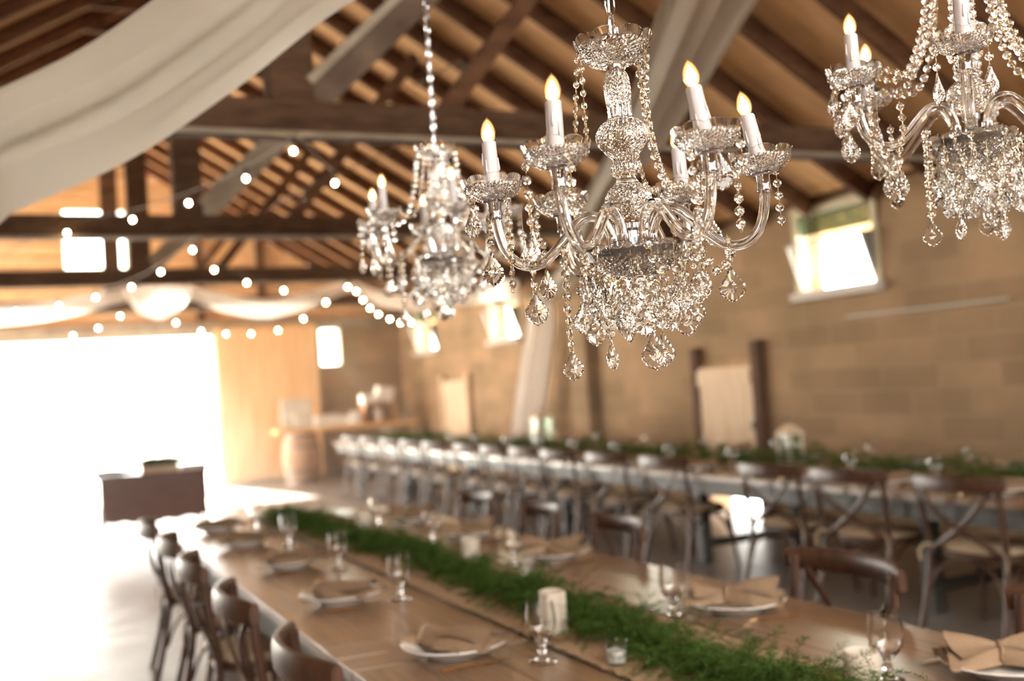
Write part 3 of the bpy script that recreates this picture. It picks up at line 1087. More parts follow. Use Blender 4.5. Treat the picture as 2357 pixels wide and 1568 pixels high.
def chandelier(mx, az0, label, seed, swags, chain_top, extra=True):
    rnd = random.Random(seed)
    r = empty('chandelier')
    r.matrix_world = mx
    tag(r, label, 'chandelier', 'crystal chandeliers')
    link('stem', CH['stem'], r)
    link('top_dish', CH['top'], r, (0, 0, .278))
    MB().lathe([(.0001, .267), (.0130, .267), (.0135, .269), (.0135, .281), (.0120, .283), (.0001, .283)], 28).lathe([(.0001, .300), (.006, .300), (.006, .318), (.003, .322), (.0001, .322)], 16).build('ferrule', M['chrome'], r, 35)
    hb = MB()
    hb.lathe([(.0001, -.030), (.040, -.030), (.043, -.026), (.043, -.020), (.012, -.016), (.011, .008), (.0155, .012), (.0155, .020), (.0125, .022), (.0001, .022)], 32)
    for k in range(6):
        a = az0+k*PI/3
        hb.lathe([(.0001, -.020), (.0100, -.020), (.0105, -.017), (.0100, .000), (.0001, .0005)], 20, origin=(.031*math.cos(a), .031*math.sin(a), 0))
    hb.build('hub', M['chrome'], r, 35)
    link('bottom_bowl', CH['bowl'], r, (0, 0, -.064))
    MB().lathe([(.0001, -.056), (.020, -.054), (.045, -.044), (.062, -.030), (.066, -.026), (.062, -.024), (.0001, -.026)], 72,
               fn=lambda a, i, rr, z: (rr*(1+.03*math.cos(a*24)), z+.0015*math.cos(a*24))).build('silver_plate', M['silver'], r)
    MB().lathe([(.0001, -.085), (.006, -.084), (.011, -.080), (.012, -.074), (.010, -.070), (.016, -.067), (.016, -.064), (.0001, -.063)], 28).build('finial', M['chrome'], r, 40)
    for k in range(6):
        a = az0+k*PI/3
        ar = link('arm', CH['arm'], r, rot=(0, 0, a))
        c = Vector((.2135, 0, 0))
        link('socket_cup', CH['cup'], ar, c)
        link('drip_dish', CH['dish'], ar, c+Vector((0, 0, .0795)), (0, 0, rnd.uniform(0, 1)))
        tl = (rnd.uniform(-.03, .03), rnd.uniform(-.03, .03))
        if extra and k == 0:
            tl = (.0, -.15)
        if extra and k == 5:
            tl = (.095, -.06)
        c = c+Vector((-tl[1]*.078, tl[0]*.078, 0))     # candle sleeves lean from their foot in the cup
        cd = link('candle', CH['candle'], ar, c, (tl[0], tl[1], 0))
        cb = link('bulb', CH['bulb'], ar, c, (tl[0], tl[1], 0))
        link('filament', CH['fil'], ar, c, (tl[0], tl[1], 0))
        link('inner_glow', CH['glow'], ar, c, (tl[0], tl[1], 0))
    ca, sa = math.cos(az0-.05), math.sin(az0-.05)

    def rot(p):
        return Vector((p[0]*ca-p[1]*sa, p[0]*sa+p[1]*ca, p[2]))/1000
    wires = [M['crystal'], M['wire']]
    for i, (nm, pts) in enumerate(STR):
        oval = nm in ('T1', 'T2')
        q = [rot(p) for p in pts]
        if oval and not extra:
            continue
        small = nm in ('G', 'J')
        sb = strand(q, r=.0062 if oval else (.0072 if small else .0082), gap=.0175 if not oval else .0190, seed=i+seed, tall=1.25 if oval else 1.0)
        sb.build('bead_strand', wires, r)
    for i, (nm, p, h, kind) in enumerate(CRY):
        sb = None
        q = rot(p)
        if extra and nm[0] != 'I':
            ang = rnd.uniform(-.45, .45)
        else:
            ang = rnd.uniform(-1.3, 1.3)
        o = link('crystal_drop', CH['cr'][kind], r, q, (0, 0, ang), h*(1.1 if nm[0] == 'I' else 1.0)/1000)
        bb = MB()
        bead(bb, (0, 0, .010), .0058, ang)
        if nm in ('I4', 'I12', 'O', 'U', 'X', 'L', 'I3', 'I13', 'R', 'T', 'Q'):
            bead(bb, (0, 0, .024), .0068, ang+.5)
            bead(bb, (0, 0, .040), .0068, ang-.5)
        bb.tube([(0, 0, 0), (0, 0, .05)], .0005, 5, mi=1)
        bb.build('drop_bead', wires, r, loc=q)
    # swags from the top dish to the drip dishes
    for i, k in enumerate(swags):
        a = az0+k*PI/3
        for dd in ((-.14, .14) if seed != 2 else (.1,)):
            c0 = Vector((.055*math.cos(a+dd*2), .055*math.sin(a+dd*2), .300))
            c3 = Vector((.172*math.cos(a+dd), .172*math.sin(a+dd), .102))
            m1 = c0.lerp(c3, .16)-Vector((0, 0, .085))
            m2 = c0.lerp(c3, .5)-Vector((0, 0, .100))
            strand([c0, m1, m2, c3], r=.0078, gap=.0175, seed=seed*7+i).build('bead_strand', wires, r)
    # generic pendants from every drip dish
    for k in range(6):
        a = az0+k*PI/3
        for j, dd in enumerate((-1.2, .9)):
            if extra and k in (3, 0) and j == 0:
                continue
            p = Vector((.2135*math.cos(a)+.046*math.cos(a+dd), .2135*math.sin(a)+.046*math.sin(a+dd), .098))
            L = rnd.choice((.05, .07, .10))
            strand([p, p-Vector((0, 0, L))], r=.0070, gap=.0180, seed=k*3+j).build('bead_strand', wires, r)
            if j == 0 or not extra:
                link('crystal_drop', CH['cr'][rnd.choice((0, 1, 2))], r, p-Vector((0, 0, L)), (0, 0, rnd.uniform(-1, 1)), .052)
        pa = Vector((.165*math.cos(a), .165*math.sin(a), -.036))
        if not (extra and k in (0, 3)):
            strand([pa, pa-Vector((0, 0, .035))], r=.0066, gap=.017, seed=k).build('bead_strand', wires, r)
            link('crystal_drop', CH['cr'][rnd.choice((0, 1))], r, pa-Vector((0, 0, .037)), (0, 0, rnd.uniform(-1, 1)), .053)
    # tiers of drops under the bowl
    for ring, (rr, z0, n, h) in enumerate(((.074, -.040, 9, .052), (.048, -.066, 6, .050), (.022, -.095, 4, .056))):
        if extra and ring:
            break
        if extra:
            n = 5
        for k in range(n):
            a = k*2*PI/n+ring*.4+seed
            p = Vector((rr*math.cos(a), rr*math.sin(a), z0))
            L = rnd.choice((.018, .034, .050))
            strand([p, p-Vector((0, 0, L))], r=.0068, gap=.0165, seed=k+ring*20).build('bead_strand', wires, r)
            link('crystal_drop', CH['cr'][rnd.choice((0, 0, 1, 2))], r, p-Vector((0, 0, L+.001)), (0, 0, rnd.uniform(-1.4, 1.4)), h)
    # chain: rises plumb from the ferrule
    top = mx @ Vector((0, 0, .322))
    inv = mx.inverted()
    b = MB()
    z = 0
    i = 0
    Lk = .046
    tot = chain_top-top.z
    while z < tot:
        c = top+Vector((0, 0, z+Lk/2-.004))
        pts = []
        for t in np.linspace(0, 2*PI, 15)[:-1]:
            x = math.cos(t)*.0085
            y = math.sin(t)*Lk/2
            a = .4+(PI/2 if i % 2 else 0)
            pts.append(inv @ (c+Vector((x*math.cos(a), x*math.sin(a), y))))
        b.tube(pts, .0021, 6, closed=True)
        z += Lk-.0085
        i += 1
    cp = [inv @ (top+Vector((.004*math.sin(t*9), .004*math.cos(t*9), t*tot))) for t in np.linspace(0, 1, 60)]
    b.tube(cp, .0022, 6)
    b.build('chain', M['chrome'], r, 60)
    return r


def frame(o, axis=None):
    if axis:
        m = Matrix(((0.85182, .52373, -.01016, o[0]), (-.52290, .85131, .04296, o[1]), (.03115, -.03128, .99903, o[2]), (0, 0, 0, 1)))
        return m
    return Matrix.Translation(o) @ Matrix.Rotation(-.5515, 4, 'Z')


chandelier(frame((.902, 1.447, 1.766), True), math.radians(3), 'large sharp crystal chandelier in front with six candle arms', 1, [1], ZR-(1.5-.902)*TT-.02)
chandelier(frame((1.199, 3.013, 1.957)), math.radians(-8), 'smaller blurred crystal chandelier hanging left of the large one', 2, [0, 1, 2, 3, 4, 5], ZR-(1.5-1.199)*TT-.02, extra=False)
chandelier(frame((1.601, 1.387, 1.958)), math.radians(12), 'crystal chandelier cut off by the upper right corner', 3, [0, 1, 2, 3, 4, 5], ZR-(1.601-1.5)*TT-.02, extra=False)


# ------------------------------------------------------------------ tables
def long_table(name, x0, x1, y0, y1, label, nseg, top=M['table'], npl=8):
    r = empty(name, ((x0+x1)/2, (y0+y1)/2, 0))
    tag(r, label, 'table')
    w = (x1-x0)/2
    L = (y1-y0)/2
    b = MB()
    pw = 2*w/npl
    sl = 2*L/nseg
    e = .16
    for q in range(nseg):
        a0, a1 = -L+q*sl, -L+(q+1)*sl
        for i in range(npl):
            p0 = -w+i*pw+.002
            b.box(p0, p0+pw-.004, a0+e+.002, a1-e-.002, .712, .75, mi=0)
        for (c0, c1) in ((a0+.003, a0+e-.001), (a1-e+.001, a1-.003)):
            b.box(-w, w, c0, c1, .712, .75, mi=1)
    bevel(b.build('tabletop', [top, M['table_x']], r), .0015)
    bevel(MB().box(-w+.03, -w+.06, -L+.1, L-.1, .60, .711).box(w-.06, w-.03, -L+.1, L-.1, .60, .711).box(-w+.03, w-.03, -L+.1, -L+.13, .6, .711).box(-w+.03, w-.03, L-.13, L-.1, .6, .711).build('apron', M['grey_plank'], r), .003)
    k = max(2, int(round((y1-y0)/2.4))+1)
    for i in range(k):
        yy = -L+.35+(2*L-.7)*i/(k-1)
        for s in (-1, 1):
            bevel(MB().box(s*(w-.30)-.045, s*(w-.30)+.045, yy-.045, yy+.045, 0, .711).build('leg', M['grey_plank'], r), .005)
        MB().box(-w+.30, w-.30, yy-.03, yy+.03, .12, .18).build('stretcher', M['grey_plank'], r)
    return r


T1 = (.85, 2.39, -.87, 7.25)
T2 = (4.68, 6.22, -.2, 17.0)
long_table('banquet_table', *T1, 'long plank table in front, dressed with runner and green garland', 4)
long_table('banquet_table', *T2, 'long grey-edged plank table along the block wall', 7)


def runner(name, x0, x1, y0, y1, label):
    rnd = random.Random(5)
    rows = []
    ny = int((y1-y0)*40)
    for i in range(ny+1):
        y = y0+(y1-y0)*i/ny
        row = []
        for j in range(13):
            v = j/12
            e = 0
            if j in (0, 12):
                e = .004*math.sin(y*70)+.003*math.sin(y*163)
            row.append((x0+(x1-x0)*v+e, y, .7525+.0012*math.sin(y*9+v*6)+(.003*abs(math.sin(y*37)) if j in (0, 12) else 0)))
        rows.append(row)
    o = MB().grid(rows).build(name, M['burlap'], smooth=179)
    s = o.modifiers.new('thick', 'SOLIDIFY')
    s.thickness = .0018
    s.offset = 1
    tag(o, label, 'table runner')
    for xx in (x0, x1):
        pts = [(xx+.004*math.sin(y*70), y, .7565+.002*math.sin(y*90)) for y in np.arange(y0, y1, .012)]
        MB().tube(pts, .0022, 5).build('edge_stitching', M['black'], o)
    return o


runner('table_runner', 1.42, 1.90, .3, 7.1, 'tan burlap runner under the garland on the front table')
runner('table_runner', 5.12, 5.64, .5, 16.8, 'tan burlap runner under the garland on the wall table')


# ------------------------------------------------------------------ garlands (asparagus fern)
def garland(label, path, width, height, nper, nleaf, scale=1.0, seed=0, far=None):
    rng = np.random.default_rng(seed)
    P = np.array([list(p) for p in cr(path, 10)])
    seg = np.linalg.norm(np.diff(P, axis=0), axis=1)
    L = np.concatenate([[0], np.cumsum(seg)])
    N = int(L[-1]*nper)
    # density falls with distance from the camera end
    u = rng.random(N)
    if far:
        u = u**far
    s = u*L[-1]
    base = np.stack([np.interp(s, L, P[:, i]) for i in range(3)], 1)
    off = rng.normal(0, 1, (N, 2))
    hump = 1+.35*np.sin(s*4.1)+.25*np.sin(s*9.3+1)
    base[:, 0] += np.clip(off[:, 0], -1.8, 1.8)*width*.33
    base[:, 2] += rng.random(N)*height*.55*hump*np.exp(-off[:, 0]**2*.35)
    az = rng.random(N)*2*np.pi
    el = rng.random(N)*1.0-.05
    ln = (0.075+.12*rng.random(N)**2)*scale
    # stems: 6 points; leaflets in whorls
    V = []
    F = []
    vo = 0
    for i in range(N):
        dx = np.array([np.cos(az[i])*np.cos(el[i]), np.sin(az[i])*np.cos(el[i]), np.sin(el[i])])
        side = np.array([-np.sin(az[i]), np.cos(az[i]), 0])
        up = np.cross(dx, side)
        curl = rng.normal(0, .5)
        t = np.linspace(.08, 1, nleaf)
        c = base[i]+dx*(t[:, None]*ln[i])+(side*curl*ln[i]*.5)*(t[:, None]**2)-np.array([0, 0, 1])*(t[:, None]**2.2)*ln[i]*rng.uniform(.1, .9)
        c[:, 2] = np.maximum(c[:, 2], .757)
        # ribbon stem
        sw = side*.0007
        st = np.concatenate([c[::3]-sw, c[::3]+sw])
        m = len(c[::3])
        V.append(st)
        F.append(np.array([[vo+k, vo+k+1, vo+m+k+1, vo+m+k] for k in range(m-1)]))
        vo += 2*m
        # needle leaflets both sides
        K = nleaf*2
        cc = np.repeat(c, 2, axis=0)
        sg = np.tile([1, -1], nleaf)[:, None]
        ll = (.019*(1-.7*np.repeat(t, 2))+.004)[:, None]*scale*rng.uniform(.7, 1.2, (K, 1))
        ld = sg*side+dx*.65+up*rng.normal(0, .55, (K, 1))
        ld /= np.linalg.norm(ld, axis=1)[:, None]
        wd = np.cross(ld, rng.normal(0, 1, (K, 3)))
        wd /= np.linalg.norm(wd, axis=1)[:, None]+1e-9
        wd *= .00085*scale
        tip = cc+ld*ll
        mid = cc+ld*ll*.5
        tip[:, 2] = np.maximum(tip[:, 2], .755)
        vv = np.stack([cc, mid+wd, tip, mid-wd], 1).reshape(-1, 3)
        V.append(vv)
        F.append(vo+np.arange(K*4).reshape(K, 4))
        vo += K*4
    V = np.concatenate(V)
    F = np.concatenate(F)
    me = bpy.data.meshes.new('garland')
    me.vertices.add(len(V))
    me.vertices.foreach_set('co', V.astype(np.float32).ravel())
    me.loops.add(len(F)*4)
    me.loops.foreach_set('vertex_index', F.astype(np.int32).ravel())
    me.polygons.add(len(F))
    me.polygons.foreach_set('loop_start', np.arange(0, len(F)*4, 4, dtype=np.int32))
    me.update(calc_edges=True)
    me.validate()
    me.materials.append(M['leaf'])
    o = link('green_garland', me)
    tag(o, label, 'garland')
    return o


garland('feathery green fern garland along the middle of the front table', [(1.58, 1.3, .765), (1.61, 2.1, .765), (1.62, 2.7, .765), (1.635, 3.4, .765), (1.65, 4.2, .765), (1.64, 5.2, .765), (1.57, 6.3, .765), (1.55, 7.2, .765)],
        .15, .12, 520, 30, 1.1, 1, far=1.35)
garland('green fern garland along the table by the block wall', [(5.45, 1.5, .765), (5.38, 4, .765), (5.42, 7, .765), (5.36, 10, .765), (5.40, 14, .765), (5.38, 16.8, .765)],
        .24, .18, 260, 16, 1.6, 2, far=1.2)


# ------------------------------------------------------------------ chairs
def make_chair():
    r = empty('crossback_chair')
    W2 = .215
    sb = MB()
    pr = []
    for k in range(40):
        a = 2*PI*k/40
        e = 3.2
        x = math.copysign(abs(math.cos(a))**(2/e), math.cos(a))*.215
        y = math.copysign(abs(math.sin(a))**(2/e), math.sin(a))*.205
        x *= 1+.06*(y/.2)
        pr.append((x, y))
    vs = [(x, y, .435) for x, y in pr]+[(x, y, .462) for x, y in pr]
    fs = [tuple(range(40))[::-1], tuple(range(40, 80))]+[(k, (k+1) % 40, 40+(k+1) % 40, 40+k) for k in range(40)]
    sb.add(vs, fs)
    bevel(sb.build('seat', M['chair'], r), .006)
    cu = MB()
    rows = [(.0, .505), (.5, .505), (.80, .500), (.93, .490), (.97, .480), (.95, .468), (.90, .464), (0, .464)]
    vs = []
    for f, z in rows:
        for x, y in pr:
            vs.append((x*max(f, .001), y*max(f, .001), z))
    fs = [(i*40+k, (i+1)*40+k, (i+1)*40+(k+1) % 40, i*40+(k+1) % 40) for i in range(len(rows)-1) for k in range(40)]
    cu.add(vs, fs)
    cu.build('seat_cushion', M['cushion'], r, 50)
    # cushion ties
    for s in (-1, 1):
        MB().tube(cr([(s*.17, -.19, .48), (s*.205, -.225, .50), (s*.235, -.24, .46), (s*.23, -.24, .40)], 4), .006, 6, sx=.4).build('cushion_tie', M['cushion'], r, 60)
    # rear posts run to the floor; front legs
    for s in (-1, 1):
        p = cr([(s*.225, -.285, 0), (s*.212, -.225, .25), (s*.205, -.195, .46), (s*.212, -.215, .62), (s*.214, -.232, .78), (s*.212, -.238, .872)], 5)
        MB().tube(p, .0165, 10, sx=.95).build('rear_leg', M['chair'], r, 60)
        p = cr([(s*.222, .215, 0), (s*.205, .195, .2), (s*.190, .175, .44)], 5)
        MB().tube(p, [.0135+.004*i/10 for i in range(11)], 10).build('leg', M['chair'], r, 60)
    # curved top rail
    rows = []
    nx = 25
    prof = [(-.011, .0), (-.013, .03), (-.012, .065), (-.006, .088), (.004, .090), (.010, .080), (.012, .05), (.011, .01), (.004, -.006), (-.006, -.006)]
    for i in range(nx+1):
        v = i/nx*2-1
        x = v*.248
        yb = -.318+.082*v*v
        zc = .812-.004*v*v
        sc = 1-.18*abs(v)**6
        tx = .10*v*2
        row = [(x-dy*tx*.6, yb+dy*1.25, zc+.010+dz*sc*.88+(1-sc)*.04) for dy, dz in prof]
        rows.append(row+[row[0]])
    tr = MB().grid(rows)
    tr.f.append(tuple(range(10))[::-1])
    tr.mi.append(0)
    tr.f.append(tuple(nx*11+k for k in range(10)))
    tr.mi.append(0)
    tr.build('top_rail', M['chair'], r, 50)
    # crossed back slats
    for s in (-1, 1):
        o = .007*s
        p = cr([(s*.185, -.262+o*.4, .825), (s*.125, -.276+o, .735), (s*.04, -.258+o, .640), (-s*.06, -.226+o, .565), (-s*.150, -.205+o*.5, .500), (-s*.195, -.196, .455)], 5)
        MB().tube(p, [.0065]*len(p), 8, sx=2.3, up=(0, 1, 0)).build('cross_slat', M['chair'], r, 60)
    MB().tube([(0, -.232, .600), (0, -.262, .602)], .006, 8).build('centre_stud', M['iron'], r, 60)
    # bentwood braces under the seat and ring stretcher
    for s in (-1, 1):
        MB().tube(cr([(s*.212, -.215, .22), (s*.205, -.15, .36), (s*.195, 0, .425), (s*.19, .12, .36), (s*.205, .19, .22)], 6), .008, 8).build('side_brace', M['chair'], r, 60)
    MB().tube(cr([(-.205, .19, .24), (-.13, .185, .37), (0, .18, .42), (.13, .185, .37), (.205, .19, .24)], 6), .008, 8).build('front_brace', M['chair'], r, 60)
    MB().tube(cr([(-.213, -.228, .24), (-.13, -.205, .38), (0, -.2, .425), (.13, -.205, .38), (.213, -.228, .24)], 6), .008, 8).build('rear_brace', M['chair'], r, 60)
    return r


proto = make_chair()
used = [False]


def place_chair(x, y, rz, label, group):
    c = proto if not used[0] else copy_tree(proto)
    used[0] = True
    c.location = (x, y, 0)
    c.rotation_euler = (0, 0, rz)
    c.scale = (1.20, 1.04, .99)
    tag(c, label, 'chair', group)
    return c


EAST, WEST = -PI/2, PI/2
rj = random.Random(8)
for n, y in enumerate((2.90, 3.85, 4.76, 5.60, 6.45)):
    place_chair(.96+rj.uniform(-.01, .01), y, EAST-.08+rj.uniform(-.04, .04), 'crossback chair on the left side of the front table, %s from the camera' % ORD[n], 'chairs left of the front table')
for n, y in enumerate((1.93, 2.87, 4.37, 5.17, 6.05)):
    place_chair(2.27+rj.uniform(-.01, .01), y, WEST-.09+rj.uniform(-.04, .04), 'crossback chair on the right side of the front table, %s from the camera' % ORD[n], 'chairs right of the front table')
for n, y in enumerate((4.28, 5.13, 5.86, 7.17, 8.06, 8.97, 9.7, 10.4, 11.2, 12.2, 13.05, 13.9, 14.8, 15.7)):
    place_chair(4.84+rj.uniform(-.015, .015), y, EAST+.08+rj.uniform(-.04, .04), 'crossback chair at the wall table, %s from the camera' % ORD[n], 'chairs at the wall table')

# ------------------------------------------------------------------ place settings
plate_me = MB().lathe([(.0001, .006), (.070, .006), (.074, .0), (.079, .0), (.082, .007), (.105, .017), (.138, .027), (.145, .031), (.1455, .033), (.143, .0345), (.110, .0225), (.086, .0125), (.070, .0105), (.0001, .0105)], 56).mesh('dinner_plate', M['plate'], 45)
gob = [(.0001, 0), (.034, 0), (.0355, .002), (.034, .004), (.020, .008), (.010, .014), (.0075, .022), (.0105, .028), (.0125, .034), (.0085, .040), (.0080, .046), (.014, .054), (.026, .068), (.034, .086), (.0375, .106), (.0375, .126), (.0345, .148), (.0332, .160), (.0338, .1645), (.0325, .1655), (.0318, .160),
       (.0330, .148), (.0358, .126), (.0358, .106), (.0322, .087), (.0240, .070), (.010, .0585), (.0001, .057)]


def gfn(a, i, r, z):
    if z < .05 and .006 < r < .02:
        r *= 1+.06*math.cos(a*8)
    return r, z


gob_me = MB().lathe([(r*1.14, z*1.03) for r, z in gob], 40, fn=gfn).mesh('water_goblet', M['glass'], 60)


def napkin_mesh(seed, pinch, lift):
    """linen folded lengthways, gathered at x = pinch, loose flap lifted over it"""
    rnd = random.Random(seed)
    b = MB()
    ph = rnd.uniform(0, 3)

    def width(x):
        return .026+.052*min(1, abs(x-pinch)/.085)**.75

    def top(x, v):
        d = min(1, abs(x-pinch)/.07)
        return .050+.014*(1-d)*(1-v*v)+lift*.30*(1-abs(v))*d+.0055*abs(math.sin(v*4.3+ph+x*9))*(.4+.6*d)+.006*math.sin(x*22+ph)
    nu, nv = 30, 16
    rows = []
    for i in range(nu+1):
        x = -.142+.284*i/nu
        row = [(x, -width(x)*1.02, .032)]
        for j in range(nv+1):
            v = j/nv*2-1
            e = 1-abs(v)**6*.35
            row.append((x+.006*math.sin(v*3+ph), v*width(x), .034+(top(x, v)-.034)*e))
        row.append((x, width(x)*1.02, .032))
        rows.append(row)
    b.grid(rows)
    for x, sg in ((-.142, 1), (.142, -1)):
        w = width(x)
        prof = [(x, v*w, .034+(top(x, v)-.034)*(1-abs(v)**6*.35)) for v in [j/8*2-1 for j in range(9)]]
        b.add(prof+[(x, w, .032), (x, -w, .032)], [tuple(range(11)) if sg > 0 else tuple(range(11))[::-1]])
    # loose flaps rising from the gather
    for sgn, fr in ((1, 1.0), (-1, .7)):
        Lf = (.142-sgn*pinch)*.96
        if Lf < .06:
            continue
        rows = []
        sk = rnd.uniform(-.5, .5)
        for i in range(17):
            u = i/16
            row = []
            for j in range(13):
                v = j/12*2-1
                x = pinch+sgn*Lf*u
                wv = .010+(width(x)*.9-.010)*u**.6
                z = top(x, v*.6)+.003+lift*fr*u**.9*math.exp(-((v-sk)*1.7)**2)*.8
                row.append((x-sgn*.02*abs(v)*u, v*wv, z))
            rows.append(row)
        b.grid(rows)
        b.grid([[(p[0], p[1], p[2]-.003) for p in r_] for r_ in rows])
    b.tube([(pinch, -.030, .040), (pinch+.003, -.020, .066), (pinch+.003, 0, .074), (pinch+.003, .020, .066), (pinch, .030, .040)], .006, 8, sx=1.5)
    return b.mesh('napkin', M['napkin'], 50)


naps = [napkin_mesh(1, -.10, .022), napkin_mesh(5, -.02, .060), napkin_mesh(2, -.105, .026), napkin_mesh(3, -.03, .050)]
b = MB()
# fork along +y
b.tube(cr([(0, -.095, .004), (0, -.05, .006), (0, 0, .005), (0, .045, .010), (0, .055, .009)], 4), [.0045]*4+[.0032]*12+[.004], 8, sx=1.5)
for t in (-.008, -.0027, .0027, .008):
    b.tube(cr([(t*.6, .050, .009), (t, .066, .006), (t, .085, .005), (t*.9, .102, .011)], 4), .0013, 6)
b.tube([(-.008, .062, .0065), (.008, .062, .0065)], .0035, 8)
fork_me = b.mesh('fork', M['gold'], 60)
b = MB()
b.tube(cr([(0, -.11, .004), (0, -.06, .006), (0, 0, .005)], 5), [.005]*11, 8, sx=1.5)
b.add([(-.005, 0, .003), (.008, 0, .003), (.009, .07, .003), (.001, .112, .003), (-.005, .09, .003), (-.004, 0, .006), (.005, 0, .006), (.006, .07, .005), (0, .108, .004), (-.004, .09, .005)],
      [(4, 3, 2, 1, 0), (5, 6, 7, 8, 9), (0, 1, 6, 5), (1, 2, 7, 6), (2, 3, 8, 7), (3, 4, 9, 8), (4, 0, 5, 9)])
knife_me = b.mesh('knife', M['gold'], 60)
rs = random.Random(21)


def goblet_at(x, y, label, grp):
    tag(link('water_goblet', gob_me, None, (x, y, .7515), (0, 0, rs.uniform(0, 3))), label, 'goblet', grp)


def set2(x, y, face, where, idx, grp, gob_xy):
    rz = rs.uniform(-.25, .25)
    tag(link('dinner_plate', plate_me, None, (x, y, .7515), None, 1.09), 'white dinner plate, %s from the camera %s' % (ORD[idx], where), 'plate', 'plates ' + grp)
    tag(link('napkin', naps[(idx % 2)*2+(1 if face < 0 else 0)], None, (x, y, .7515-.005), (0, 0, (-.80 if face > 0 else -.75)+rz), 1.07), 'tan linen napkin, %s from the camera %s' % (ORD[idx], where), 'napkin', 'napkins ' + grp)
    q = -PI/2 if face > 0 else PI/2
    tag(link('fork', fork_me, None, (x, y+face*.18, .751), (0, 0, q+rs.uniform(-.15, .15))), 'gold fork by the plate %s from the camera %s' % (ORD[idx], where), 'fork', 'forks ' + grp)
    tag(link('knife', knife_me, None, (x, y-face*.17, .751), (0, 0, q+rs.uniform(-.15, .15))), 'gold knife, %s from the camera %s' % (ORD[idx], where), 'knife', 'knives ' + grp)
    goblet_at(gob_xy[0], gob_xy[1], 'stemmed water goblet, %s from the camera %s' % (ORD[idx], where), 'goblets ' + grp)


wl = 'on the left of the front table'
for n, (px_, py_, gx, gy) in enumerate(((1.165, 3.02, 1.331, 2.764), (1.115, 4.05, 1.302, 3.908), (1.15, 5.03, 1.308, 4.774), (1.12, 5.95, 1.30, 5.70), (1.12, 6.75, 1.30, 6.55))):
    set2(px_, py_, 1, wl, n, 'left half of the front table', (gx, gy))
wr = 'on the right of the front table'
for n, (px_, py_, gx, gy) in enumerate(((2.20, 1.93, 1.932, 2.056), (2.13, 2.93, 1.924, 2.991), (2.15, 4.28, 1.93, 4.25), (2.13, 5.2, 1.92, 5.2), (2.13, 6.1, 1.92, 6.1))):
    set2(px_, py_, -1, wr, n, 'right half of the front table', (gx, gy))
wn = 'before the wall table garland'
for n, y in enumerate((4.28, 5.13, 5.86, 7.17, 8.06, 8.97, 9.8, 10.6, 11.4, 12.3, 13.1)):
    set2(4.93, y, 1, wn, n, 'near side of the wall table', (5.09, y-.24))
wf = 'beyond the wall table garland'
for n, y in enumerate((4.1, 5.0, 5.9, 7.0, 8.0, 9.0, 10.0, 11.0)):
    set2(5.92, y, -1, wf, n, 'far side of the wall table', (5.74, y+.2))


# ------------------------------------------------------------------ candles on the tables
def pillar(x, y, label, r=.048, h=.125, square=False):
    b = MB()
    seg = 8 if square else 36

    def fn(a, i, rr, z):
        return rr*(1+.012*math.sin(a*3+z*30)), z+(.0012*math.sin(a) if z > .05 else 0)
    b.lathe([(.0001, 0), (r*.97, 0), (r, .004), (r, h-.006), (r*.965, h), (r*.86, h+.001), (r*.78, h-.004), (r*.4, h-.010), (.0001, h-.011)], seg, fn=fn)
    o = b.build('pillar_candle', M['pillar'], None, 40, (x, y, .7545))
    tag(o, label, 'candle', 'white pillar candles')
    MB().tube([(0, 0, h-.012), (.001, 0, h-.003), (.003, 0, h+.003)], .0012, 6).build('wick', M['black'], o)


pillar(1.515, 3.05, 'angular white pillar candle behind the nearest left goblet', .044, .128, True)
pillar(1.845, 2.05, 'round white pillar candle at the bottom edge by the garland', .043, .085)
pillar(1.84, 4.50, 'white pillar candle right of the garland near the third right plate', .044, .10)
pillar(1.80, 6.00, 'white pillar candle furthest along the front table', .044, .10)
v = MB().lathe([(.0001, 0), (.024, 0), (.026, .003), (.031, .062), (.0315, .064), (.030, .064), (.0245, .008), (.0001, .007)], 32).build('votive_candle', M['glass'], None, 60, (1.478, 2.60, .7545))
tag(v, 'small white votive candle in a clear glass on the burlap runner', 'candle')
MB().lathe([(.0001, .0085), (.0240, .0085), (.0268, .040), (.020, .0385), (.0001, .0375)], 28).build('wax', M['white'], v, 60)
MB().tube([(0, 0, .036), (.002, 0, .046)], .001, 6).build('wick', M['black'], v)
v2 = copy_tree(v)
v2.location = (1.80, 3.82, .7545)
tag(v2, 'small votive candle glass right of the garland, mid table', 'candle')


